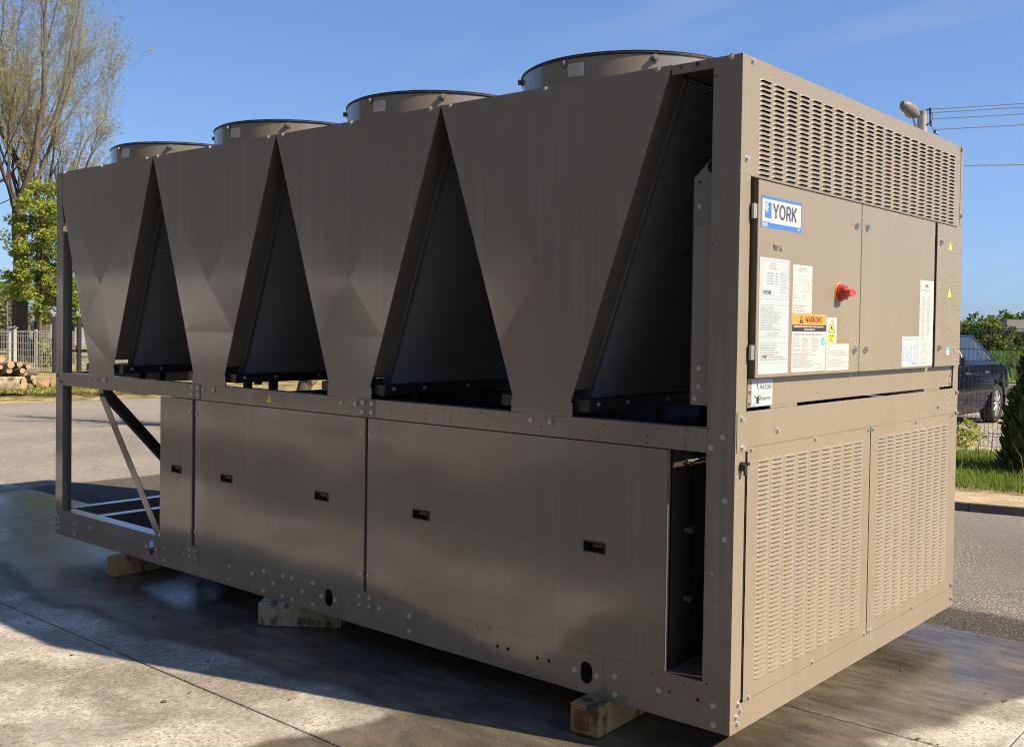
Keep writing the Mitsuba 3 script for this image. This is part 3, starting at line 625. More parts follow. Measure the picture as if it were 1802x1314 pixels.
for z in (1.742, 1.272):
    add(f'{U}__{D1}__hinge', cat([tube([(.012, .072, z - .025), (.012, .072, z + .025)], .007, 10), box(.006, .02, .0785, .0825, z - .024, z + .024)]), 'm_galv')
    for dz in (-.013, .013): add(f'{U}__{D1}__hinge_screw', tube([(.013, .0745, z + dz), (.013, .0775, z + dz)], .003, 8), 'm_steel')
for y, z in [(1.227, 1.791), (1.496, 1.793), (1.731, 1.80)]: add(f'{U}__{D2}__hole', disc_x(y, z, .0234, .0239, .003, 8), 'm_black')
# rail under the doors, band, lower grilles
add(f'{U}__cabinet_rail', cat([E(R(.088, 2.154, 1.0855, 1.183), -.006, .004)]), PE)
for z in (1.10, 1.14): bolt_x('cabinet_rail', .101, z, -.006, SCREW); bolt_x('cabinet_rail', 2.128, z, -.006, SCREW)
add(f'{U}__band', cat([E(R(.006, 2.19, .9535, 1.0745).union(R(.006, .0835, .941, .9536)), .003, .0028), E(R(.25, .46, 1.0748, 1.0853), -.003, .002), E(R(1.77, 1.98, 1.0748, 1.0853), -.003, .002)]), PE)
for y, z in [(.034, 1.052), (.039, .956), (.293, .997), (1.945, .995)]: bolt_x('band', y, z, .003)
NC, NR = 9, 47
def lower(y0, y1, ly0, ly1, name, nind):
    pc = (ly1 - ly0 - .081) / (NC - 1); pz = (.899 - .152) / (NR - 1)
    cs = [(ly0 + .0405 + pc * c, .899 - pz * r) for c in range(NC) for r in range(NR)]
    k = add(f'{U}__{name}', cat([perforated(y0, y1, .0925, .9525, sorted({c[0] for c in cs}), sorted({c[1] for c in cs}), LW / 2 - .003, .003, .004, 0), box(-.02, -.0037, y0, y0 + .002, .1, .95), box(-.02, -.0037, y1 - .002, y1, .1, .95)]), PE); part = k.split('__')[1]
    louvers(part, cs, .0002, nind); return part
G1 = lower(.0875, 1.141, .165, 1.0625, 'lower_grille', 300); G2 = lower(1.1495, 2.178, 1.231, 2.10, 'lower_grille', 120)
for y, z in [(.109, .944), (.612, .942), (1.116, .942), (.125, .099), (.625, .1), (1.12, .1)]: bolt_x(G1, y, z, 0, SCREW)
for y, z in [(1.166, .942), (1.665, .94), (2.159, .942), (1.173, .1), (1.662, .1)]: bolt_x(G2, y, z, 0, SCREW)
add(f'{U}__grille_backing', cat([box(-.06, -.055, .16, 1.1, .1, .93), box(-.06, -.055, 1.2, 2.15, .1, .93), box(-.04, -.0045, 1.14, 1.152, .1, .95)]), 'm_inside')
add(f'{U}__cam_handle', cat([disc_x(.042, .894, .0002, .014, .0155, 18), hull([(.0145, .042 + a, .894 + b) for a, b in ((-.012, .006), (.012, .006), (-.009, -.03), (.007, -.03))] + [(.02, .042 + a, .894 + b) for a, b in ((-.009, .004), (.009, .004), (-.007, -.028), (.005, -.028))]), box(.0146, .019, .054, .068, .896, .906)]), 'm_black')

# stickers ---------------------------------------------------------------------
XF = .0236
def txt(s, y, z, h, x, bold=False, wscale=1., width=None):
    m = meshkit.text_mesh(s, h, .0004, bold); w = m.bounds[1][0] - m.bounds[0][0]
    sc = width / w if width else wscale
    v = m.vertices.copy(); v[:, 0] = (v[:, 0] - m.bounds[0][0]) * sc
    return trimesh.Trimesh(np.stack([v[:, 2] + x, v[:, 0] + y, v[:, 1] + z], 1), m.faces, process=False)
def card(key, y0, y1, z0, z1, mat, x=XF, t=.0006): return add(key, E(R(y0, y1, z0, z1), x + t, t), mat)
def lines(spec, x, t=.0003):
    return cat([E(R(y0, y1, z0, z1), x + t, t) for y0, y1, z0, z1 in spec])
def para(y0, y1, z0, z1, n, fill=.5, ragged=.5, words=True, r=random.Random(5)):
    out = []; st = (z1 - z0) / n
    for i in range(n):
        z = z1 - st * (i + .75); end = y0 + (y1 - y0) * (1 - ragged * r.random()); y = y0
        while y < end:
            w = r.uniform(.006, .022) if words else end - y
            out.append((y, min(y + w, end), z, z + st * fill)); y += w + .003
    return out
XS = XF + .0007; ST = f'{U}__{D1}'
# maker's plate
card(f'{ST}__logo_sticker', .1005, .4075, 1.6925, 1.7975, 'm_blue')
add(f'{ST}__logo_white', E(R(.108, .400, 1.7095, 1.7875).difference(R(.108, .165, 1.7095, 1.7115)), XS + .0004, .0004), 'm_white')
flake = unary_union([R(.1335, .1375, 1.742, 1.782)] + [affinity.rotate(R(.1335, .1375, 1.742, 1.782), a, origin=(.1355, 1.762)) for a in (45, 90, 135)]).difference(Point(.1355, 1.762).buffer(.004))
sq = R(.127, .174, 1.7245, 1.778)
add(f'{ST}__logo_emblem', E(sq.difference(flake.buffer(.001)), XS + .0009, .0004), 'm_blue')
add(f'{ST}__logo_text', txt('YORK', .184, 1.7275, .0475, XS + .0009, True, width=.182), 'm_navy')
add(f'{ST}__logo_small_print', cat([lines([(.108, .148, 1.6955 + .0035 * i, 1.6972 + .0035 * i) for i in range(4)] + [(.372, .392, 1.699, 1.7025), (.384, .396, 1.7035, 1.706)], XS + .0001)]), 'm_white')
# handwritten number
def stroke(pp, r=.0011): return tube([(XF + .0004, a, b) for a, b in pp], r, 5)
hs = [[(.198, 1.641), (.192, 1.628), (.203, 1.630)], [(.201, 1.637), (.199, 1.619)], [(.209 + .005 * math.sin(t), 1.628 + .009 * math.cos(t)) for t in np.linspace(0, 6.3, 12)], [(.221, 1.637), (.220, 1.619)],
      [(.227, 1.633), (.231, 1.638), (.236, 1.634), (.228, 1.620), (.238, 1.619)], [(.253, 1.640), (.246, 1.628), (.247, 1.619), (.253, 1.618), (.256, 1.624), (.251, 1.628), (.247, 1.625)]]
add(f'{ST}__handwriting', cat([stroke(s) for s in hs]), 'm_ink')
# sheet 1
card(f'{ST}__data_sheet', .100, .321, 1.198, 1.5915, 'm_paleblue')
fr = lambda y0, y1, z0, z1, w=.0008: [(y0, y1, z0, z0 + w), (y0, y1, z1 - w, z1), (y0, y0 + w, z0, z1), (y1 - w, y1, z0, z1)]
sp = fr(.111, .312, 1.462, 1.582) + [(.105, .316, 1.452, 1.4532), (.105, .316, 1.432, 1.4332), (.105, .316, 1.323, 1.324), (.105, .316, 1.303, 1.304), (.105, .316, 1.235, 1.236)]
sp += para(.155, .205, 1.50, 1.545, 5, .35, .2) + para(.215, .235, 1.50, 1.545, 5, .35, .1) + para(.25, .305, 1.475, 1.548, 9, .25, .15) + para(.17, .235, 1.553, 1.578, 3, .3, .4)
sp += para(.112, .275, 1.345, 1.428, 14, .35, .45) + para(.155, .245, 1.327, 1.342, 2, .3, .3) + para(.112, .312, 1.243, 1.30, 7, .35, .5)
add(f'{ST}__data_sheet_print', lines(sp, XS), 'm_inkgrey')
add(f'{ST}__data_sheet_logo', cat([txt('YORK', .137, 1.468, .013, XS, True), lines([(.128, .1345, 1.468, 1.481)], XS), txt('YORK', .128, 1.252, .009, XS, True)]), 'm_ink')
# sheet 2
card(f'{ST}__switch_sheet', .3485, .5055, 1.4085, 1.5795, 'm_white')
sp = para(.39, .47, 1.556, 1.572, 2, .35, .1) + fr(.362, .40, 1.488, 1.533) + fr(.415, .468, 1.485, 1.528) + fr(.474, .492, 1.49, 1.52) + [(.362, .40, 1.508, 1.509), (.43, .431, 1.485, 1.528), (.45, .451, 1.485, 1.545)] + para(.36, .41, 1.46, 1.475, 2, .3, .3) + para(.43, .46, 1.46, 1.475, 2, .3, .3) + para(.355, .48, 1.413, 1.44, 3, .35, .4)
add(f'{ST}__switch_sheet_print', lines(sp, XS), 'm_inkgrey')
# warning card
card(f'{ST}__warning_card', .3485, .632, 1.199, 1.4065, 'm_white')
add(f'{ST}__warning_band', E(R(.3495, .631, 1.3675, 1.406), XS + .0003, .0003), 'm_orange')
add(f'{ST}__warning_black_band', E(R(.3495, .631, 1.3435, 1.3673), XS + .0003, .0003), 'm_ink')
add(f'{ST}__warning_text', cat([txt('WARNING', .452, 1.3765, .021, XS + .0004, True, width=.14), E(Polygon([(.405, 1.373), (.438, 1.373), (.4215, 1.4015)]), XS + .0007, .0003)]), 'm_ink')
add(f'{ST}__warning_mark', lines([(.4195, .4235, 1.382, 1.393), (.4195, .4235, 1.376, 1.3795)], XS + .0007), 'm_orange')
add(f'{ST}__warning_print_white', lines(para(.362, .618, 1.356, 1.366, 1, .45, .02) + para(.445, .535, 1.346, 1.356, 1, .45, .02), XS + .0003), 'm_white')
sp = para(.362, .60, 1.328, 1.338, 1, .45, .05)
for yy in (.357, .432, .51): 
    for zz in (1.317, 1.303, 1.29, 1.277): sp += para(yy, yy + .062, zz - .006, zz + .005, 2, .4, .3)
sp += para(.357, .60, 1.214, 1.268, 8, .38, .55) + para(.565, .61, 1.205, 1.211, 1, .5, .1)
add(f'{ST}__warning_print', lines(sp, XS), 'm_inkgrey')
add(f'{ST}__warning_badge', E(affinity.scale(Point(.606, 1.307).buffer(.0165, 12), .95, 1.0), XS + .0004, .0004), 'm_cyan')
add(f'{ST}__warning_badge_print', lines([(.597, .615, 1.302, 1.3045), (.599, .613, 1.308, 1.310)], XS + .0004), 'm_white')
# flammable card
card(f'{ST}__flame_card', .6365, .7285, 1.2985, 1.3965, 'm_white')
add(f'{ST}__flame_triangle', cat([E(Polygon([(.652, 1.340), (.713, 1.340), (.6825, 1.391)]), XS + .0003, .0003), E(R(.650, .713, 1.3025, 1.333), XS + .0003, .0003)]), 'm_yellow')
tri = Polygon([(.652, 1.340), (.713, 1.340), (.6825, 1.391)])
fl_ = Polygon([(.676, 1.347), (.689, 1.347), (.692, 1.353), (.688, 1.362), (.683, 1.374), (.681, 1.363), (.676, 1.366), (.673, 1.354)]).difference(Point(.6825, 1.351).buffer(.003))
add(f'{ST}__flame_print', cat([E(tri.difference(tri.buffer(-.0028)), XS + .0007, .0003), E(fl_, XS + .0007, .0003), lines(para(.655, .707, 1.3235, 1.331, 1, .6, .02) + para(.662, .70, 1.306, 1.321, 2, .45, .2), XS + .0004)]), 'm_ink')
card(f'{ST}__notice_card', .6365, .8455, 1.197, 1.2975, 'm_white')
add(f'{ST}__notice_print', lines(para(.645, .664, 1.277, 1.283, 1, .4, .1) + para(.645, .838, 1.252, 1.274, 3, .3, .25) + para(.645, .664, 1.243, 1.249, 1, .4, .1) + para(.645, .838, 1.212, 1.240, 4, .28, .3) + para(.815, .835, 1.203, 1.208, 1, .5, .1), XS), 'm_inkgrey')
S2 = f'{U}__{D2}'
card(f'{S2}__instruction_strip', 1.613, 1.7895, 1.194, 1.577, 'm_white')
add(f'{S2}__instruction_print', lines(para(1.635, 1.755, 1.525, 1.54, 2, .3, .2) + para(1.64, 1.69, 1.31, 1.51, 22, .28, .4) + para(1.705, 1.755, 1.33, 1.51, 20, .28, .4) + para(1.635, 1.76, 1.205, 1.30, 9, .2, .4), XS), 'm_inkgrey')
add(f'{S2}__instruction_logo', txt('YORK', 1.672, 1.546, .012, XS, True), 'm_ink')
card(f'{S2}__table_sticker', 1.4085, 1.6115, 1.1945, 1.326, 'm_paleblue')
add(f'{S2}__table_print', lines(fr(1.425, 1.595, 1.285, 1.315) + fr(1.425, 1.595, 1.22, 1.275) + [(1.425, 1.595, 1.2475, 1.248)] + [(1.425 + .034 * i, 1.426 + .034 * i, 1.22, 1.275) for i in range(1, 5)] + para(1.53, 1.59, 1.204, 1.212, 1, .5, .2), XS), 'm_blue')
S3 = f'{U}__{D3}'
for y, z in ((2.001, 1.735), (2.003, 1.512)):
    add(f'{S3}__hazard_triangle', E(Polygon([(y - .024, z), (y + .024, z), (y, z + .04)]), XS, .0005), 'm_yellow')
    add(f'{S3}__hazard_bolt', E(Polygon([(y - .003, z + .006), (y + .005, z + .017), (y, z + .016), (y + .003, z + .028), (y - .005, z + .015), (y, z + .015)]), XS + .0004, .0003), 'm_ink')
card(f'{S3}__tag', 1.978, 2.022, 1.238, 1.262, 'm_white'); add(f'{S3}__tag_blue', E(R(1.978, 2.022, 1.2625, 1.276), XS, .0006), 'm_cyan')
# refrigerant sticker on the rail
card(f'{U}__cabinet_rail__refrigerant_sticker', *[.141 - .026, .2945 - .026], 1.0875, 1.179, 'm_paleblue', x=-.0059)
XR = -.0052
m = cat([txt('R410A', .204, 1.1445, .0155, XR, False, width=.078), txt('YORK PVE', .209, 1.107, .0095, XR, width=.07), E(Polygon([(.177, 1.166), (.184, 1.164), (.191, 1.146), (.187, 1.143)]), XR + .0003, .0003),
    E(Polygon([(.176, 1.096), (.194, 1.096), (.196, 1.117), (.191, 1.122), (.178, 1.117), (.164, 1.125), (.162, 1.122), (.176, 1.113)]), XR + .0003, .0003), E(R(.193, .206, 1.108, 1.124).difference(R(.196, .203, 1.111, 1.121)), XR + .0003, .0003), lines([(.148, .17, 1.0905, 1.0925)], XR)]); m.apply_translation((0, -.026, 0)); add(f'{U}__cabinet_rail__refrigerant_text', m, 'm_ink')
# main switch
ky, kz = .742, 1.492
add(f'{ST}__switch_plate', disc_x(ky, kz, XF + .0002, XF + .0042, .037, 32), 'm_knobyellow')
add(f'{ST}__switch_collar', cat([disc_x(ky, kz, XF + .0043, XF + .012, .034, 32), disc_x(ky, kz, XF + .0121, XF + .030, .027, 32)]), 'm_red', 30)
add(f'{ST}__switch_lever', hull([(XF + .0325 + a, ky + b, kz + c) for a in (0, .022) for b, c in ((-.026, -.009), (-.026, .009), (.031, -.007), (.031, .007), (.0, -.014), (.0, .014))]), 'm_redlever')

# timber blocks under the unit ------------------------------------------------------
def timber(key, corners, z0, z1, mat, c=.004, wob=0.):
    pts = []
    P = Polygon(corners); Q = P.buffer(-c, join_style=2)
    pts += [(x, y, z) for x, y in list(P.exterior.coords)[:-1] for z in (z0 + c, z1 - c)] + [(x, y, z) for x, y in list(Q.exterior.coords)[:-1] for z in (z0, z1)]
    m = hull(pts).subdivide().subdivide().subdivide()
    m.merge_vertices(); m.vertices += (meshkit.noise(m.vertices * 14)[:, None] - .5) * wob
    return add(key, m, mat)
def quad(x, y, ang, l, w):
    c, s = math.cos(ang), math.sin(ang); d, n = np.array([c, s]), np.array([-s, c])
    p = np.array([x, y]); return [tuple(p), tuple(p + d * l), tuple(p + d * l + n * w), tuple(p + n * w)]
k = timber('timber_block', [(-.585, -.100), (-.470, -.090), (-.52, .85), (-.635, .84)], GZ + .002, -.001, 'm_wood', .005, .003)
tag(k, 'stamped pallet timber block under the near front corner of the chiller', 'timber block')
def stamp_lines():
    y0 = -.1065
    def q(a0, a1, b0, b1): return box(-.577 + a0, -.577 + a1, y0, y0 + .002, -.105 + b0, -.105 + b1)
    ms = []
    for b in (.012, .082): ms.append(q(.012, .056, b, b + .0015))
    for a in (.012, .028, .055): ms.append(q(a, a + .0015, .012, .0835))
    r = random.Random(3)
    for col in (.016, .033, .043):
        for i in range(7): z = .017 + i * .009; ms.append(q(col, col + r.uniform(.005, .008), z, z + r.uniform(.003, .006)))
    for i in range(8): z = .018 + i * .0075; ms.append(q(.066, .071, z, z + r.uniform(.003, .005)))
    m = cat(ms); m.apply_transform(trimesh.transformations.rotation_matrix(.087, [0, 0, 1], (-.577, -.1, 0))); return m
add(f'{k}__stamp', stamp_lines(), 'm_stamp')
k = timber('timber_block', quad(-2.485, -.088, math.atan2(.25, .322), .405, .13), GZ + .002, -.001, 'm_wood_old', .004, .006)
tag(k, 'weathered grey timber block lying aslant under the middle of the long side', 'timber block')
k = timber('timber_block', [(-3.925, -.086), (-3.84, -.078), (-3.90, .80), (-3.99, .79)], GZ + .002, -.001, 'm_wood', .004, .003)
tag(k, 'brown timber block under the open bay at the left end', 'timber block')
k = timber('timber_block', [(-.6, 1.5), (-.45, 1.5), (-.45, 2.2), (-.6, 2.2)], GZ + .002, -.001, 'm_wood', .004, .003); tag(k, 'timber block deep in shade under the far side of the chiller', 'timber block')

#BACKGROUND
m = ext(Polygon([(-30, -9.4), (-7, -9.4), (-5.5, -4.6), (-30, -4.6)]), .03); m.apply_translation((0, 0, GZ - .026)); add('added_gravel_apron', m, 'm_gravel'); tag('added_gravel_apron', kind='structure')  # added out of view for the lower side doors to mirror
# ================================================================ TREES
def leaves(P, size, flat=.4):
    """leaf quads: two triangles folded along the midrib, at random tilts"""
    n = len(P); a = rng.normal(size=(n, 3)); a[:, 2] *= flat; a /= np.linalg.norm(a, axis=1, keepdims=True)
    b = np.cross(a, rng.normal(size=(n, 3))); b /= np.linalg.norm(b, axis=1, keepdims=True) + 1e-9
    s = size * rng.uniform(.6, 1.3, n)[:, None]
    V = np.stack([P - a * s * .5, P + b * s * .32, P + a * s * .5, P - b * s * .32], 1).reshape(-1, 3); o = np.arange(n)[:, None] * 4
    return trimesh.Trimesh(V, np.concatenate([o + [0, 1, 2], o + [0, 2, 3]]), process=False)
def grow(p, d, length, r, depth, out, tips, spread=.55, up=.25, kids=(2, 4), r_min=.006, wob=.16, shrink=(.55, .8), rs=None):
    n = max(3, int(length / .35) + 2); pts = [np.array(p, float)]; d = np.array(d, float) / np.linalg.norm(d)
    for i in range(n - 1):
        d = d + rs.normal(0, wob, 3) * .5; d[2] += up * .12; d /= np.linalg.norm(d); pts.append(pts[-1] + d * length / (n - 1))
    pts = np.array(pts); r1 = max(r * (.6 if depth > 0 else .35), r_min * .6)
    out.append((pts, np.linspace(r, r1, n), depth))
    if depth == 0: tips.extend(pts[1:]); return
    if depth <= 2: tips.extend(pts[n // 2:])
    k = rs.integers(kids[0], kids[1] + 1)
    for j in range(k):
        t = 1.0 if j == 0 else rs.uniform(.3, 1.0); i = min(n - 1, int(t * (n - 1)))
        side = rs.normal(size=3); side -= side.dot(d) * d; side /= np.linalg.norm(side) + 1e-9
        nd = d + side * spread * rs.uniform(.5, 1.25) * (.5 if j == 0 else 1) + np.array([0, 0, up * .5])
        grow(pts[i], nd, length * rs.uniform(*shrink), max(r1 * (.85 if j == 0 else .62), r_min), depth - 1, out, tips, spread, up, kids, r_min, wob, shrink, rs)
def limb_mesh(segs, lo, hi):
    return cat([tube(p, r, 9 if d >= 4 else 6 if d >= 2 else 3, False) for p, r, d in segs if lo <= d <= hi])
def crown_points(c, rad, n, clumps, seed, cl=.32):
    rs = np.random.default_rng(seed); C = rs.normal(size=(clumps, 3)); C /= np.linalg.norm(C, axis=1, keepdims=True)
    C = c + C * np.array(rad) * (rs.uniform(.25, 1, clumps) ** .5)[:, None]
    k = rs.integers(0, clumps, n); sz = rs.uniform(.6, 1.4, clumps)
    q = rs.normal(size=(n, 3)); q /= np.linalg.norm(q, axis=1, keepdims=True); q *= (rs.uniform(0, 1, n) ** .4)[:, None]
    return C[k] + q * (cl * sz[k])[:, None] * np.array([1, 1, .75])
def bare_tree(key, base, height, r, seed, label, lean=(0, 0), depth=6, buds=True, spread=.5, budn=4, fork=None, group=None):
    rs = np.random.default_rng(seed); out, tips = [], []
    base = np.array(base, float); fork = fork or height * .34
    tp = np.stack([base[0] + np.linspace(0, lean[0], 7) + rs.normal(0, .03, 7), base[1] + np.linspace(0, lean[1], 7) + rs.normal(0, .03, 7), np.linspace(base[2], base[2] + fork, 7)], 1); tp[0, :2] = base[:2]
    tr = np.linspace(r, r * .78, 7); tr[0] *= 1.35
    top = tp[-1]
    for j in range(7):
        a = j * 2 * np.pi / 7 + rs.uniform(-.3, .3); tilt = rs.uniform(.12, .55) if j else .05
        grow(top - np.array([0, 0, 0 if j == 0 else rs.uniform(.1, 1.6)]), (math.cos(a) * tilt, math.sin(a) * tilt, .9), (height - fork) * rs.uniform(.32, .44), r * (.48 if j == 0 else rs.uniform(.17, .28)), depth - 1, out, tips, spread, .32, (2, 4), .0045, .2, (.58, .82), rs)
    add(f'{key}__trunk', cat([tube(tp, tr, 14, False)]), 'm_bark', True)
    add(f'{key}__branches', limb_mesh(out, 3, 9), 'm_bark', True)
    add(f'{key}__twigs', limb_mesh(out, 0, 2), 'm_twig')
    labels[f'{key}__twigs'] = {'kind': 'stuff'}
    if buds:
        t = np.array(tips); t = np.repeat(t, budn, 0) + rs.normal(0, .085, (len(t) * budn, 3)); t = t[rs.random(len(t)) < .8]
        add(f'{key}__buds', leaves(t, .065), 'm_leaf_bud'); labels[f'{key}__buds'] = {'kind': 'stuff'}
    tag(key, label, 'tree', group)
def at(px, py, depth): p = ray(px, py, depth); return p
def ground_at(px, depth):
    p = ray(px, 613, depth); return np.array([p[0], p[1], GZ - .06])
bare_tree('bare_tree', ground_at(34, 34.5), 15.5, .27, 21, 'tall sparsely budding tree, the left of the two trunks behind the white fence', (-.15, .1), 6, fork=5.2, spread=.42)
bare_tree('bare_tree_001', ground_at(70, 36), 11.2, .27, 5, 'sparsely budding tree leaning right with a flared dark trunk behind the white fence', (.05, .1), 6, fork=4.3, spread=.40)
bare_tree('bare_tree_002', ground_at(-95, 38), 14.5, .26, 9, 'bare tree beyond the left edge whose twigs reach into view', (.1, .1), 6, fork=5.0, spread=.5)
# young maple foliage round the trunks
def leafy(key, base, c, rad, n, clumps, size, mats, label, seed, r=.09, cl=.32, group=None, trunk=True):
    rs = np.random.default_rng(seed); c = np.array(c, float); base = np.array(base, float)
    if trunk:
        t = np.linspace(0, 1, 6)[:, None]; p = base + (c + np.array([0, 0, rad[2] * .6]) - base) * t + rs.normal(0, .04, (6, 3)) * t
        add(f'{key}__trunk', tube(p, np.linspace(r, r * .3, 6), 8, False), 'm_bark', True)
        lm = []
        for j in range(14):
            a = rs.uniform(0, 6.28); s = p[rs.integers(2, 6)]; e = c + np.array([math.cos(a) * rad[0], math.sin(a) * rad[1], rs.uniform(-.8, .9) * rad[2]]) * .75
            m_ = (s + e) / 2 + np.array([0, 0, .15]); lm.append(tube([s, m_, e], [r * .3, r * .2, r * .08], 5, False))
        add(f'{key}__limbs', cat(lm), 'm_bark')
    P = crown_points(c, rad, n, clumps, seed, cl); k = rs.integers(0, 100, len(P))
    parts = [(mats[0], k < 60), (mats[1], k >= 60)]
    for m_, sel in parts:
        kk = add(f'{key}__foliage', leaves(P[sel], size), m_); labels[kk] = {'kind': 'stuff'}
    tag(key, label, 'tree', group)
leafy('leafy_tree', ground_at(70, 33), at(72, 440, 33.2), (1.25, 1.0, 2.45), 17000, 130, .10, ('m_leaf_lime', 'm_leaf_green'), 'fresh green leafed young tree round the trunks beside the left post of the chiller', 31, .07, .26)
leafy('leafy_tree_001', ground_at(130, 33.8), at(128, 490, 33.8), (.8, .8, 1.5), 8000, 45, .10, ('m_leaf_lime', 'm_leaf_green'), 'fresh green leafed tree seen between the left post and the first V panel', 33, .06, .32)
leafy('leafy_tree_002', ground_at(4, 44), at(4, 560, 44), (1.6, 1.2, .9), 2600, 40, .17, ('m_leaf_olive', 'm_leaf_bud'), 'low olive bush at the left edge behind the white fence', 35, .05, .4)
leafy('leafy_tree_003', ground_at(86, 31.5), at(88, 628, 31.5), (.35, .3, .55), 900, 16, .10, ('m_leaf_green', 'm_leaf_lime'), 'green shrub growing through the white mesh fence right of its post', 36, .03, .2)
leafy('leafy_tree_004', ground_at(-60, 50), at(-60, 530, 50), (4.0, 2.5, 1.6), 3200, 50, .22, ('m_leaf_olive', 'm_leaf_green'), 'dull green bushes far behind the parked cars at the left edge', 37, .05, .6)
# a small bare tree behind the chiller: its twig shadows fall on the yard
bare_tree('bare_tree_003', np.array([-9.0, 5.3, GZ - .02]), 3.3, .09, 14, 'small bare tree behind the chiller whose shadow streaks the asphalt', (0, 0), 5, False, .6, fork=1.6)
bare_tree('bare_tree_004', np.array([-10.4, 4.9, GZ - .02]), 3.2, .09, 15, 'leftmost of the two small bare trees hidden behind the chiller', (0, 0), 5, False, .6, fork=1.8)

for x_, y_ in ((-9.0, 5.3), (-10.4, 4.9)):
    m = trimesh.creation.cylinder(.45, .012, sections=24); m.apply_translation((x_, y_, GZ + .004)); add('tree_bed', m, 'm_soil')
    tag('tree_bed' + ('' if x_ > -9.5 else '_001'), kind='structure')
# right hand side: hedge trees, tree line, barn, thuja
leafy('field_tree', ground_at(1747, 58), at(1745, 596, 58), (1.25, 1.2, 1.25), 5200, 55, .17, ('m_leaf_olive', 'm_leaf_green'), 'yellowish green small tree at the far edge of the field behind the car', 41, .08, .36)
leafy('field_tree_001', ground_at(1705, 62), at(1703, 592, 62), (1.5, 1.2, 1.0), 3000, 40, .18, ('m_leaf_olive', 'm_leaf_dark'), 'brownish bush in the field hedge next to the right edge of the chiller', 42, .06, .4)
leafy('field_tree_002', ground_at(1796, 60), at(1797, 612, 60), (1.0, 1.0, .8), 2600, 35, .17, ('m_leaf_dark', 'm_leaf_olive'), 'dark bush in front of the grey roofed barn', 43, .06, .36)
for i, (px, py, dd, rx, rz) in enumerate([(1735, 588, 130, 7, 3.2), (1775, 590, 140, 7, 2.6), (1805, 588, 135, 6, 2.7), (1690, 592, 150, 8, 2.4), (1850, 588, 140, 9, 3.)]):
    leafy(f'far_tree' + (f'_{i:03d}' if i else ''), ground_at(px, dd), at(px, py, dd), (rx, 4, rz), 2600, 50, .5, ('m_leaf_dark', 'm_leaf_green'), ['rounded dark green tree of the far tree line above the car', 'dark green tree of the far tree line over the barn roof', 'dark green tree at the right end of the far tree line', 'low dark tree of the far line at the chiller edge', 'dark tree line beyond the right edge of the view'][i], 50 + i, .15, 1.1, None)
bp = at(1800, 612, 90); right = np.cross(FW, UP); right[2] = 0; right /= np.linalg.norm(right); fwd = np.array([FW[0], FW[1], 0]); fwd /= np.linalg.norm(fwd)
def frame(o): return np.array([[right[0], fwd[0], 0, o[0]], [right[1], fwd[1], 0, o[1]], [0, 0, 1, o[2]], [0, 0, 0, 1.]])
def placed(m, o): m = m.copy(); m.apply_transform(frame(o)); return m
o = np.array([bp[0], bp[1], GZ])
add('barn__wall', placed(box(-1.4, 5, 0, 6, 0, 1.3), o), 'm_barnwall')
add('barn__roof', placed(hull([(-1.6, -.3, 1.3), (5.2, -.3, 1.3), (-1.6, 6.3, 1.3), (5.2, 6.3, 1.3), (0, 3, 2.5), (4.6, 3, 2.5)]), o), 'm_roofgrey')
tag('barn', 'grey roofed low barn half hidden by bushes beyond the field at the right edge', 'barn')
# thuja
tb = np.array([-.86, 8.0, GZ + .05]); n = 26000
t = rng.random(n) ** .75; a = rng.uniform(0, 2 * np.pi, n); hh = 1.62
rad = (.50 * (1 - t) ** .62 + .03) * (.82 + .3 * meshkit.noise(np.c_[np.cos(a) * 2.5, np.sin(a) * 2.5, t * 9])) * rng.uniform(.72, 1.06, n)
P = tb + np.stack([np.cos(a) * rad, np.sin(a) * rad, t * hh], 1)
q = rng.random(n)
def fronds(P, size):
    n = len(P); up_ = np.array([0, 0, 1.]); out = P - tb; out[:, 2] = 0; out /= np.linalg.norm(out, axis=1, keepdims=True) + 1e-9
    a = out * .55 + up_ + rng.normal(0, .35, (n, 3)); a /= np.linalg.norm(a, axis=1, keepdims=True); b = np.cross(a, out + rng.normal(0, .4, (n, 3))); b /= np.linalg.norm(b, axis=1, keepdims=True) + 1e-9
    s = size * rng.uniform(.6, 1.4, n)[:, None]; V = np.stack([P, P + a * s * .6 + b * s * .22, P + a * s, P + a * s * .6 - b * s * .22], 1).reshape(-1, 3); o = np.arange(n)[:, None] * 4
    return trimesh.Trimesh(V, np.concatenate([o + [0, 1, 2], o + [0, 2, 3]]), process=False)
add('thuja__trunk', tube([tb - [0, 0, .1], tb + [0, 0, 1.3]], [.04, .015], 8, False), 'm_bark')
k = add('thuja__foliage', fronds(P[q < .7], .085), 'm_thuja'); labels[k] = {'kind': 'stuff'}
k = add('thuja__foliage', fronds(P[q >= .7], .085), 'm_thuja_light'); labels[k] = {'kind': 'stuff'}
tag('thuja', 'dark green cone shaped thuja on the verge at the right edge', 'conifer')
# leafy weeds at the fence foot
wc = np.array([-2.62, 10.15, GZ + .18])
k = add('weed_clump__leaves', leaves(crown_points(wc, (.45, .22, .22), 900, 30, 61, .10), .055, 1.), 'm_leaf_lime'); labels[k] = {'kind': 'stuff'}
add('weed_clump__stems', cat([tube([(wc[0] + rng.uniform(-.45, .45), wc[1] + rng.uniform(-.15, .15), GZ), (wc[0] + rng.uniform(-.5, .5), wc[1] + rng.uniform(-.2, .2), GZ + .35)], .003, 4) for _ in range(14)]), 'm_leaf_green')
tag('weed_clump', 'leafy green weeds at the foot of the dark mesh fence', 'weeds')

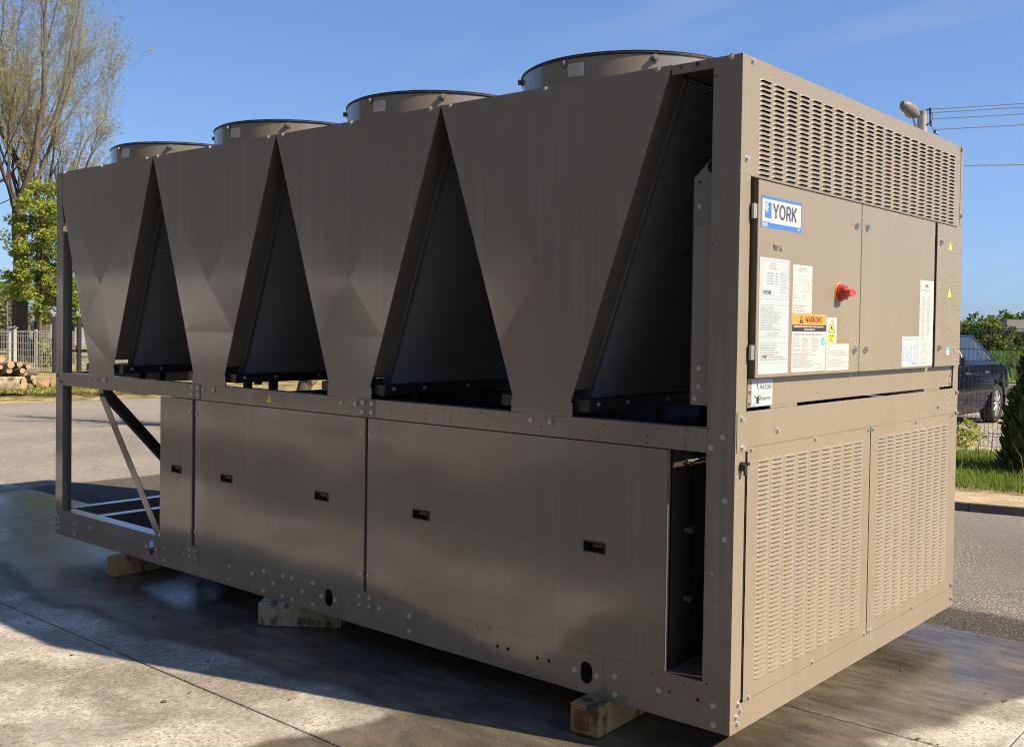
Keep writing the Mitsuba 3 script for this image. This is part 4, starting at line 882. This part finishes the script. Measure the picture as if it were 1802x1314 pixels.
# ================================================================ FENCES
def mesh_fence(key, p0, p1, z0, z1, vs, hs, rv, rh, mat, posts, label, step=2.5, pr_=.03, fold=()):
    p0, p1 = np.array(p0, float), np.array(p1, float); Lf = np.linalg.norm(p1 - p0); d = (p1 - p0) / Lf; nrm = np.array([d[1], -d[0]])
    npan = int(math.ceil(Lf / step))
    for i in range(npan):
        a, b = i * step, min((i + 1) * step, Lf); ms = []
        for s in np.arange(a + .02, b - .01, vs):
            c = p0 + d * s; ms.append(tube([(c[0], c[1], z0), (c[0], c[1], z1)], rv, 4, False))
        for z in hs:
            off = nrm * (.03 if any(abs(z - f) < .012 for f in fold) else .004); q0, q1 = p0 + d * (a + .01) + off, p0 + d * (b - .01) + off
            ms.append(tube([(q0[0], q0[1], z), (q1[0], q1[1], z)], rh, 4, False))
        k = add(f'{key}__mesh_panel', cat(ms), mat); labels[k] = {'kind': 'stuff'}
    for s in posts:
        c = p0 + d * s; m = box(-pr_, pr_, -pr_, pr_, 0, z1 - z0 + .12); m.apply_transform(trimesh.transformations.rotation_matrix(math.atan2(d[1], d[0]), [0, 0, 1])); m.apply_translation((c[0] - nrm[0] * .04, c[1] - nrm[1] * .04, z0 - .08)); add(f'{key}__post', m, mat)
    tag(key, label, 'fence')
fp0, fp1 = ray(-240, 620, 30)[:2], ray(520, 620, 30)[:2]; Lw = np.linalg.norm(fp1 - fp0)
s_of = lambda px: Lw * (px + 240) / 760.
zt = at(0, 581, 30)[2]; zb = at(62, 655, 30)[2]
hz = [zb + .01, zb + .05] + [zb + .05 + .2 * i for i in range(1, 6)] + [zt - .05, zt - .01]
s0 = s_of(62) - 2.5 * 3
fA = ray(62, 620, 30)[:2]; dW = (fp1 - fp0) / Lw
mesh_fence('white_fence', fA - dW * 5.0, fA + dW * 7.5, zb, zt, .05, hz, .0045, .0065, 'm_wire_white', [0, 2.5, 5.0, 7.5, 10., 12.5], 'white welded mesh fence panels behind the firewood at the left', 2.5, .03)
a_, b_ = fA - dW * 5.2, fA + dW * 7.6
for i in range(5):
    q0, q1 = a_ + (b_ - a_) * i / 5, a_ + (b_ - a_) * (i + 1) / 5; ll = np.linalg.norm(q1 - q0)
    m = box(.006, ll - .006, -.05, .05, GZ - .2, zb - .03, .006); m.apply_transform(trimesh.transformations.rotation_matrix(math.atan2(*(q1 - q0)[::-1]), [0, 0, 1])); m.apply_translation((q0[0], q0[1], 0)); add('white_fence__plinth_board', m, 'm_plinth')
# chain link behind it
ca, cb = ray(-60, 560, 39)[:2], ray(330, 560, 36)[:2]; Lc = np.linalg.norm(cb - ca); dc = (cb - ca) / Lc
ms = []; z0_, h_ = GZ, 1.95; pit = .075; nn = int(Lc / pit)
for i in range(nn):
    zz = np.linspace(0, h_, 27); xx = i * pit + (pit * .5) * (np.arange(27) % 2); ms.append(tube([(ca[0] + dc[0] * s, ca[1] + dc[1] * s, z0_ + z) for s, z in zip(xx, zz)], .0032, 3, False))
k = add('chain_link_fence__mesh', cat(ms), 'm_wire_grey'); labels[k] = {'kind': 'stuff'}
for i in range(6): c = ca + dc * Lc * i / 5; add('chain_link_fence__post', tube([(c[0], c[1], z0_), (c[0], c[1], z0_ + h_ + .05)], .024, 8), 'm_wire_grey')
tag('chain_link_fence', 'grey chain link fence standing higher behind the white mesh fence', 'fence')
# capped white pillar pair behind the fence
for i, px in enumerate((17, 26)):
    c = ground_at(px, 33.0); h_ = at(px, 577, 33.0)[2]
    key = 'white_pillar' + ('' if i == 0 else '_001')
    add(f'{key}__shaft', box(c[0] - .045, c[0] + .045, c[1] - .045, c[1] + .045, GZ, h_), 'm_wire_white'); add(f'{key}__cap', hull([(c[0] + a, c[1] + b, h_ + .002) for a in (-.09, .09) for b in (-.09, .09)] + [(c[0], c[1], h_ + .08)]), 'm_wire_white')
    tag(key, ['left white capped pillar behind the white fence', 'right white capped pillar behind the white fence'][i], 'pillar')
# black gate frame right of the left post
g0 = ground_at(139, 28.5); g1 = ground_at(96, 28.5); gd = (g1 - g0)[:2] / np.linalg.norm((g1 - g0)[:2]); zt_ = at(139, 558, 28.5)[2]; zm = at(139, 617, 28.5)[2]
def gpost(p, w=.05): return box(p[0] - w, p[0] + w, p[1] - w, p[1] + w, GZ - .1, zt_, .004)
add('metal_frame__post', gpost(g0), 'm_black'); add('metal_frame__post', gpost(g1), 'm_black')
e = g0[:2] + gd * -.32
add('metal_frame__top_rail', tube([(g1[0], g1[1], zt_ - .03), (g0[0], g0[1], zt_ - .03)], .035, 6), 'm_black')
add('metal_frame__middle_rail', tube([(g1[0], g1[1], zm), (e[0], e[1], zm)], .032, 6), 'm_black')
bq = g1[:2] - gd * .42
add('metal_frame__brace', tube([(g1[0] - gd[0] * .12, g1[1] - gd[1] * .12, zt_ - .42), (bq[0], bq[1], zt_ - .05)], .035, 6), 'm_black')
tag('metal_frame', 'black square tube frame between the left post and the first V panel', 'metal frame')
# dark mesh fence in front of the car
rp0, rp1 = (-6.5, 10.25), (2.6, 11.05); zr0, zr1 = .02, at(1740, 576.5, 11.9)[2]
hs_ = [zr0 + .02, zr0 + .06, zr0 + .26, zr0 + .46, zr0 + .66, zr0 + .70, zr0 + .9, zr0 + 1.1, zr1 - .06, zr1 - .01]
mesh_fence('dark_fence', rp0, rp1, zr0 - .1, zr1, .05, hs_, .0030, .0036, 'm_wire_dark', [0, 2.5, 5.0, 7.5], 'dark welded mesh fence in front of the parked car at the right', 2.5, .03)

# ================================================================ FIREWOOD
def log(key, pxc, pyc, rpx, depth, length, yaw, label, dark=False, tilt=0., sides=14, group=None):
    e = at(pxc, pyc, depth); r = rpx * depth / 1829.3 / 1.0
    dirv = np.array([math.cos(yaw), math.sin(yaw), tilt]); dirv /= np.linalg.norm(dirv)
    n = 9; p = np.array([e - dirv * length * i / (n - 1) for i in range(n)]); rr = r * (1 + .06 * rng.normal(size=n)); rr[0] = r
    m = tube(p, rr, sides, False); m.vertices += (meshkit.noise(m.vertices * 9)[:, None] - .5) * r * .35
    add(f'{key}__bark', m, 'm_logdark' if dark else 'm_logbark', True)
    a = np.cross(dirv, [0, 0, 1]); a /= np.linalg.norm(a); b = np.cross(dirv, a); g = np.linspace(0, 2 * np.pi, sides + 1)[:-1]
    V = np.vstack([[e + dirv * .004]] + [e + dirv * .002 + (np.cos(t) * a + np.sin(t) * b) * r * (.96 + .05 * rng.normal()) for t in g]); F = [[0, 1 + i, 1 + (i + 1) % sides] for i in range(sides)]
    add(f'{key}__cut_end', trimesh.Trimesh(V, F, process=False), 'm_logend')
    V2 = V - dirv * (length + .004); add(f'{key}__cut_end', trimesh.Trimesh(V2, [f[::-1] for f in F], process=False), 'm_logend')
    tag(key, label, 'log', group)
camyaw = math.atan2(FW[1], FW[0])
tow = math.atan2(-(ray(40, 640, 21) - CAM)[1], -(ray(40, 640, 21) - CAM)[0])     # towards the camera
LG = [(19, 641.5, 6.9, 21.4, 1.0, .55, 'thick pale ended log on the left top of the firewood pile', False), (16.5, 652, 5.2, 21.4, .9, .35, 'round log end below the thick pale one in the firewood pile', False),
      (34.5, 641, 5.2, 21.6, .9, .4, 'log with broken bark on top of the middle of the firewood pile', True), (50, 645, 4.6, 21.7, .9, .3, 'small oval log end at the right top of the firewood pile', True),
      (39.5, 652.5, 5.0, 21.5, .9, .45, 'round reddish log end in the middle of the firewood pile', True), (29, 655, 5.2, 21.7, .8, -.5, 'dark sided log turned away in the middle of the firewood pile', True),
      (58.5, 664, 4.8, 21.2, .8, .35, 'orange log end low at the right of the firewood pile', True), (61, 671, 4.0, 21.0, .9, .3, 'pale ringed log end beside the split block', True),
      (55, 678.5, 4.4, 21.0, .7, .4, 'bright log end at the bottom right of the firewood pile', False), (1, 646, 4.0, 21.3, .8, .4, 'log end at the left edge of the firewood pile', False),
      (4, 633, 7.5, 21.8, 1.2, .9, 'yellowish log lying on top at the left edge', False), (3, 657, 6.0, 21.6, 1.0, .8, 'grey log under the pile at the left edge', True),
      (45, 659, 5.0, 21.8, .9, .9, 'slanting bark covered log below the middle of the pile', True), (50, 668, 4.5, 21.5, .8, .7, 'dark log in shade under the pile', True), (20, 662, 6.0, 21.8, 1.0, .7, 'bark covered log behind the big bole', True)]
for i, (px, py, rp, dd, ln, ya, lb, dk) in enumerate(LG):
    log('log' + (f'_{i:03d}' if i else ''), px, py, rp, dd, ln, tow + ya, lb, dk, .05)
log('bole', 42, 679.5, 17.5, 20.2, 2.2, tow + 1.25, 'big pale barked tree bole lying before the firewood pile', False, 0., 22)
def split_block(key, pts, dep, label):
    c = [at(px, py, d_) for px, py, d_ in pts]; add(f'{key}__wood', hull(c), 'm_logend'); tag(key, label, 'wood block')
split_block('split_block', [(62, 684, 21), (86, 683, 21), (87, 662, 21.1), (78, 664, 21.1), (66, 672, 21), (64, 684, 21.6), (86, 683, 21.6), (87, 662, 21.7), (70, 668, 21.6)], 21, 'orange faced split wood block right of the firewood')
split_block('split_block_001', [(89, 683, 21.2), (100, 683, 21.2), (101, 661, 21.3), (91, 662, 21.3), (89, 683, 21.9), (101, 661, 21.9)], 21, 'reddish split wood slab behind the left post of the chiller')
# litter strip along the yard edge
n = 14000; u = rng.random(n); v = rng.random(n)
e0, e1 = ray(-120, 700, 19.6), ray(330, 700, 21.2)
P = e0 + (e1 - e0) * u[:, None]; fw2 = fwd
P = P + fw2 * (v[:, None] * 2.6) - fw2 * .6 * meshkit.noise(np.c_[u * 30, u * 0, u * 0])[:, None]; P[:, 2] = GZ + .012 + .03 * rng.random(n)
add('leaf_litter', leaves(P, .06, .5), 'm_straw'); tag('leaf_litter', 'dry leaf and bark litter along the far edge of the asphalt', 'litter', kind='stuff')
P2 = P[rng.random(n) < .25] + rng.normal(0, .1, (1, 3)) * [1, 1, 0]
add('weedy_grass', blades(P2 - [0, 0, .02], .10, .012, .9), 'm_grass'); tag('weedy_grass', 'thin weeds growing through the litter at the far asphalt edge', 'weeds', kind='stuff')

# ================================================================ CARS
def sedan(key, M, paint, label, wb=2.70, width=1.72, detail=True):
    """x forward (front axle at wb/2), y to the left, z up from the ground"""
    def A(name, m, mat, smooth=False):
        m = m.copy(); m.apply_transform(M); return add(f'{key}__{name}', m, mat, smooth)
    xs = np.array([-2.16, -2.13, -2.0, -1.6, -1.15, -.4, .3, .85, 1.35, 1.9, 2.12, 2.17])
    belt = np.array([.62, .80, .93, .95, .96, .97, .96, .94, .90, .82, .72, .55])
    half = np.array([.74, .80, .83, .86, .86, .86, .86, .86, .85, .82, .76, .70])
    sec = []
    for x, b, w in zip(xs, belt, half):
        ring = []
        for y, z in ((w * .90, .20), (w * .95, .30), (w * .985, .45), (w, .58 if b > .66 else b - .12), (w * .95, b - .05), (w * .90, b), (w * .5, b + .025), (0, b + .03)): ring.append((x, y, z))
        sec.append(ring + [(x, -y, z) for _, y, z in ring[-2::-1]])
    V = np.array(sec).reshape(-1, 3); n, m_ = len(sec), len(sec[0]); F = []
    for i in range(n - 1):
        for j in range(m_ - 1): a = i * m_ + j; F += [[a, a + 1, a + m_ + 1], [a, a + m_ + 1, a + m_]]
    V = np.vstack([V, [(xs[0], 0, .4)], [(xs[-1], 0, .4)]]); F += [[j + 1, j, n * m_] for j in range(m_ - 1)] + [[(n - 1) * m_ + j, (n - 1) * m_ + j + 1, n * m_ + 1] for j in range(m_ - 1)]
    body = trimesh.Trimesh(V, F, process=True); body = body.subdivide()
    # wheel arches
    ax = (wb / 2, -wb / 2)
    c = body.triangles_center; keep = np.ones(len(c), bool)
    for a in ax: keep &= ~((np.hypot(c[:, 0] - a, c[:, 2] - .31) < .36) & (np.abs(c[:, 1]) > .55))
    body.update_faces(keep); A('body', body, paint, 32)
    A('underbody', box(-2.05, 2.05, -.62, .62, .19, .60), 'm_black')
    for a in ax:
        for s in (1, -1):
            g = np.linspace(-.35, np.pi + .35, 22)
            arch = grid(lambda u, v, a=a, s=s: np.stack([a + .362 * np.cos(-.25 + u * (np.pi + .5)), s * (.62 + .225 * v) + 0 * u, .31 + .362 * np.sin(-.25 + u * (np.pi + .5))], -1), 22, 2)
            A('wheel_arch', arch, 'm_black')
            A('arch_lip', tube([(a + .365 * math.cos(t), s * .852, .31 + .365 * math.sin(t)) for t in np.linspace(-.2, np.pi + .2, 22)], .014, 6), paint, True)
    # greenhouse
    roof = [(-.95, .57, 1.37), (.55, .57, 1.385)]
    lowr = [(-1.62, .75, .955), (1.22, .75, .945)]
    def side(s): return [(lowr[0][0], s * lowr[0][1], lowr[0][2]), (lowr[1][0], s * lowr[1][1], lowr[1][2]), (roof[1][0], s * roof[1][1], roof[1][2]), (roof[0][0], s * roof[0][1], roof[0][2])]
    A('cabin', hull(side(1) + side(-1) + [(-.6, .45, 1.425), (.3, .45, 1.43), (-.6, -.45, 1.425), (.3, -.45, 1.43)]), paint, 25)
    def onside(x, f, s, o=.006): y = .75 + (.57 - .75) * f + o; z = .952 + (1.376 - .952) * f; return (x, s * y, z)
    for s in (1, -1):
        for nm, q in (('front_window', [(1.02, .10), (.52, .86), (.10, .87), (.08, .10)]), ('rear_window', [(.0, .10), (.02, .87), (-.72, .86), (-.80, .55), (-.83, .10)]), ('quarter_window', [(-.90, .10), (-.86, .50), (-.80, .80), (-1.28, .16), (-1.30, .10)])):
            p = [onside(x, f, s) for x, f in q]; A(nm, hull(p + [onside(x, f, s, -.01) for x, f in q]), 'm_glass')
            A('window_trim', tube([onside(x, f, s, .006) for x, f in q] + [onside(*q[0], s, .006)], .008, 5), 'm_chrome')
        A('door_seam', tube([(.06, s * .865, .32), (.06, s * .867, .62), (.05, s * .84, .90)], .005, 4), 'm_black'); A('door_seam', tube([(1.0, s * .862, .5), (1.02, s * .83, .88)], .005, 4), 'm_black')
        for hx in (.20, -.72): A('door_handle', box(hx - .09, hx + .09, s * .868 - .014, s * .868 + .014, .80, .83, .006), 'm_chrome')
        A('side_trim', box(-1.05, 1.0, s * .866 - .008, s * .866 + .008, .50, .55, .004), 'm_black')
        A('mirror', hull([(1.0 + a, s * (.90 + b), .985 + c_) for a, b, c_ in ((-.05, -.06, -.045), (-.05, .16, -.045), (-.05, .16, .085), (-.05, -.04, .085), (.07, -.02, -.03), (.07, .12, -.03), (.07, .10, .06), (.07, -.02, .06))]), paint)
        A('mirror_arm', hull([(1.0 + a, s * (.80 + b), .955 + c_) for a in (-.05, .05) for b in (0, .09) for c_ in (-.02, .02)]), 'm_black'); A('side_repeater', box(1.28, 1.36, s * .858 - .006, s * .858 + .006, .66, .69), 'm_amber')
        A('tail_light', box(-2.15, -2.10, min(s * .45, s * .76), max(s * .45, s * .76), .62, .76, .01), 'm_red'); A('headlight', box(2.10, 2.165, min(s * .40, s * .72), max(s * .40, s * .72), .55, .68, .01), 'm_glass')
    A('windscreen', hull([(1.17, y, .985) for y in (-.66, .66)] + [(.63, y, 1.35) for y in (-.53, .53)] + [(1.14, y, .97) for y in (-.66, .66)]), 'm_glass')
    A('rear_screen', hull([(-1.57, y, .985) for y in (-.66, .66)] + [(-1.02, y, 1.345) for y in (-.53, .53)] + [(-1.54, y, .97) for y in (-.66, .66)]), 'm_glass')
    A('bumper', box(-2.24, -2.08, -.80, .80, .34, .52, .04), paint); A('bumper', box(2.08, 2.25, -.78, .78, .30, .48, .04), paint)
    for a in ax:
        for s in (1, -1):
            prof = [(.205, -.095), (.285, -.10), (.305, -.08), (.31, 0), (.305, .08), (.285, .10), (.205, .095)]
            ty = trimesh.creation.revolve(np.array(prof), sections=36); R90 = np.array([[1, 0, 0], [0, 0, 1], [0, -1, 0]], float); mp(ty, R90); ty.apply_translation((a, s * .755, .31)); k = A('wheel', ty, 'm_tyre', 40); kp = k.split('__')[1]
            rim = trimesh.creation.annulus(.185, .208, .17, sections=36); mp(rim, R90); rim.apply_translation((a, s * .755, .31))
            sp = [rim]
            for t in np.linspace(0, 2 * np.pi, 11)[:-1]: sp.append(tube([(a + .05 * math.cos(t), s * .835, .31 + .05 * math.sin(t)), (a + .19 * math.cos(t), s * .83, .31 + .19 * math.sin(t))], [.022, .016], 6))
            h1 = trimesh.creation.cylinder(.06, .03, sections=20); mp(h1, R90); h1.apply_translation((a, s * .835, .31)); sp.append(h1)
            A(f'{kp}__rim', cat(sp), 'm_alloy'); bk = trimesh.creation.cylinder(.184, .04, sections=24); mp(bk, R90); bk.apply_translation((a, s * .76, .31)); A(f'{kp}__brake_disc', bk, 'm_black')
    tag(key, label, 'car')
def carM(x, y, z, yaw): c, s = math.cos(yaw), math.sin(yaw); return np.array([[c, -s, 0, x], [s, c, 0, y], [0, 0, 1, z], [0, 0, 0, 1.]])
wh = np.array([-3.18, 14.25]); yaw = math.radians(-90.0)
ctr = wh + np.array([math.cos(yaw), math.sin(yaw)]) * 1.35 - np.array([-math.sin(yaw), math.cos(yaw)]) * .83
sedan('parked_car', carM(ctr[0], ctr[1], GZ + .03, yaw), 'm_carpaint', 'dark blue saloon car with alloy wheels parked behind the dark mesh fence')
c = ground_at(18, 46); sedan('parked_car_001', carM(c[0], c[1], GZ - .05, camyaw + 1.4), 'm_carblue', 'greyish blue car seen through the white fence at the left edge')
# white van behind the fence
c = ground_at(165, 44); vm = carM(c[0], c[1], GZ - .05, camyaw + 1.5)
def V_(name, m, mat): m = m.copy(); m.apply_transform(vm); add(f'white_van__{name}', m, mat, 20)
V_('body', S(Polygon([(-2.2, .35), (2.2, .35), (2.25, .9), (1.9, 1.08), (1.3, 1.75), (-2.1, 1.8), (-2.25, 1.2)]), -.9, 1.8), 'm_vanwhite')
V_('side_window', box(-1.7, 1.1, -.912, -.902, 1.12, 1.6), 'm_glass'); V_('side_window', box(-1.7, 1.1, .902, .912, 1.12, 1.6), 'm_glass'); V_('windscreen', hull([(1.37, y, 1.70) for y in (-.75, .75)] + [(1.87, y, 1.14) for y in (-.8, .8)] + [(1.40, y, 1.71) for y in (-.75, .75)]), 'm_glass')
for a in (-1.45, 1.45):
    for s in (-.82, .82): V_('wheel', disc_y(a, .32, s - .1, s + .1, .32, 24), 'm_tyre')
tag('white_van', 'white van behind the white fence between the left post and the first V panel', 'van')

# ================================================================ LAMP POLE AND WIRES
tp = ray(1623, 196, 27.); bt = ray(1646, 600, 27.)
pb = np.array([tp[0] + .10, tp[1] + .02, GZ]); ptop = tp
add('lamp_pole__pole', tube([pb, pb + (ptop - pb) * .5, ptop], [.19, .155, .122], 20), 'm_pole', 40)
add('lamp_pole__band', tube([ptop - (ptop - pb) * .012, ptop - (ptop - pb) * .004], .128, 20), 'm_wire_grey')
add('lamp_pole__lamp_arm', cat([tube([ray(1617, 240, 26.8), ray(1610, 218, 26.6), ray(1607, 207, 26.5)], .028, 8), tube([ray(1617, 200, 26.9), ray(1608, 203, 26.6)], .035, 8)]), 'm_wire_grey')
lc0, lc1 = ray(1589, 183, 26.2), ray(1614, 203, 26.6)
ax_ = (lc1 - lc0); lnn = np.linalg.norm(ax_); ax_ /= lnn; bx_ = np.cross(ax_, fwd); bx_ /= np.linalg.norm(bx_); cx_ = np.cross(ax_, bx_)
def lampm(lo, hi, sc):
    v = []
    for u, w in zip((-.06, .08, .35, .65, .92, 1.04), (.35, .8, 1., .95, .62, .35)):
        for t in np.linspace(lo, hi, 9): v.append(lc0 + ax_ * lnn * u + (bx_ * math.cos(t) * .17 + cx_ * math.sin(t) * .16) * w * sc)
    return hull(v)
add('lamp_pole__lamp_head', lampm(0, 2 * np.pi, 1.), 'm_lamp', 50)
add('lamp_pole__lamp_glass', hull([lc0 + ax_ * lnn * u + bx_ * a * .13 + np.array([0, 0, -.135 + .03 * abs(a)]) + cx_ * .02 for u in (.05, .3, .6) for a in (-1, 0, 1)] + [lc0 + ax_ * lnn * .35 + np.array([0, 0, -.20])]), 'm_lampglass', 50)
sp_ = ray(1637, 190, 27.)
add('lamp_pole__insulator_bracket', cat([tube([ray(1637, 190, 26.9), ray(1637, 222, 26.9)], .018, 6), tube([ray(1644, 232, 26.9), ray(1650, 236, 26.9)], .02, 6), tube([ray(1628, 194, 26.9), ray(1637, 193, 26.9)], .018, 6), tube([ray(1630, 220, 26.9), ray(1637, 216, 26.9)], .018, 6)]), 'm_black')
add('lamp_pole__jumper_wire', cat([tube([ray(x_, y_, 26.9) for x_, y_ in pth], .009, 5) for pth in ([(1637, 197), (1641, 202), (1642, 210), (1637, 216)], [(1637, 212), (1640, 224), (1644, 232)], [(1638, 204), (1636, 214), (1638, 222)], [(1646, 232), (1649, 236), (1651, 238)])]), 'm_black')
add('lamp_pole__insulator', cat([tube([ray(x_, y_ - 2.5, 26.9), ray(x_, y_ + 2.5, 26.9)], .03, 8) for x_, y_ in ((1637, 192.5), (1637, 198.5), (1638, 215), (1645, 232))]), 'm_black')
tag('lamp_pole', 'concrete pole with a street lamp and insulators above the right end of the chiller', 'lamp post')
for i, (a, b, dp, lb) in enumerate([((1637, 192.5), (1802, 180), 27, 'topmost overhead wire right of the lamp pole'), ((1638, 198.5), (1802, 186.5), 27, 'second overhead wire from the top right of the lamp pole'), ((1640, 209.5), (1802, 198.5), 27, 'third overhead wire from the top right of the lamp pole'), ((1645, 228), (1802, 217.5), 27, 'fourth overhead wire leaving the lamp pole'), ((1560, 292), (1802, 288), 25, 'lowest overhead wire crossing behind the top right corner of the chiller')]):
    p0_, p1_ = ray(*a, dp), ray(*b, dp + 2.); p2_ = p0_ + (p1_ - p0_) * 4; t = np.linspace(0, 1, 24)[:, None]
    q = p0_ + (p2_ - p0_) * t; q[:, 2] -= (.35 * 4 * t * (1 - t))[:, 0] * .12
    add('overhead_wire', tube(q, .0125, 5), 'm_cable'); tag('overhead_wire' + (f'_{i:03d}' if i else ''), lb, 'wire', 'overhead wires from the lamp pole')

# white annex added out of view to put bright reflections in the left panels
aA, aB = np.array([-10.6, -9.3]), np.array([-21.0, -2.0]); ad = (aB - aA); aL = np.linalg.norm(ad); ad /= aL; aN = np.array([-ad[1], ad[0]]); aN = aN if aN[0] > 0 else -aN
def annex(name, s0, s1, o0, o1, z0, z1, mat):
    m = box(s0, s1, o0, o1, z0, z1); m.apply_transform(np.array([[ad[0], aN[0], 0, aA[0]], [ad[1], aN[1], 0, aA[1]], [0, 0, 1, 0], [0, 0, 0, 1.]])); add(f'added_annex__{name}', m, mat)
annex('wall', 0, aL, -3, 0, GZ - .2, 2.15, 'm_vanwhite'); annex('roof', -.2, aL + .2, -3.2, .22, 2.152, 2.6, 'm_roofgrey'); annex('plinth', 0, aL, .002, .03, GZ, .75, 'm_added_hall_dark')
for a, b in ((1.2, 3.1), (6.4, 7.3), (10.2, 12.2)): annex('door', a, b, .032, .05, GZ, 1.75, 'm_roofgrey')
tag('added_annex', 'added low white annex out of view, brightening the reflections in the left panels', 'building')
# hedge added out of view so the car side mirrors something dark
for i in range(6):
    leafy('added_hedge_tree' + (f'_{i:03d}' if i else ''), np.array([-3.5 + i * 2.6, 34 + i * 1.2, GZ]), np.array([-3.5 + i * 2.6, 34 + i * 1.2, 2.4]), (1.7, 1.6, 2.4), 1500, 30, .4, ('m_leaf_dark', 'm_leaf_green'), ['first', 'second', 'third', 'fourth', 'fifth', 'sixth'][i] + ' added dark hedge tree from the thuja, unseen, darkening the car reflection', 80 + i, .1, .7, 'added hedge trees right of the view')
# ================================================================ ADDED HALL (unseen; blocks sky light on the side and shows in its gloss)
hy = -9.5
add('added_hall__plinth_wall', box(-34, -9.9, hy - 6, hy, GZ - .3, 2.6), 'm_added_hall_pale'); add('added_hall__dark_wall', box(-9.898, 14, hy - 6, hy - .01, GZ - .3, 2.6), 'm_added_hall_dark'); add('added_hall__red_glint_panel', box(-9.75, -9.3, hy - .008, hy + .04, .7, 2.0), 'm_red'); None  # base tones and red panel added to shape reflections in the V panels
add('added_hall__upper_wall', box(-34.05, 14.05, hy - 6.05, hy + .05, 2.602, 9.4), 'm_added_hall_dark')
add('added_hall__roof', hull([(-30.3, hy + .3, 9.402), (14.3, hy + .3, 9.402), (-30.3, hy - 6.3, 9.402), (14.3, hy - 6.3, 9.402), (-30.3, hy - 3, 10.4), (14.3, hy - 3, 10.4)]), 'm_roofgrey')
for a, b in ((-31, -28.5), (-21.5, -19.4), (-14.6, -13.4)): add('added_hall__door', box(a, b, hy + .032, hy + .06, GZ, 2.3), 'm_roofgrey')
tag('added_hall', 'added long dark building, unseen, blocking sky light on the chiller side and mirrored in it', 'building')
scene = {k: v for k, v in scene.items() if v is not None}
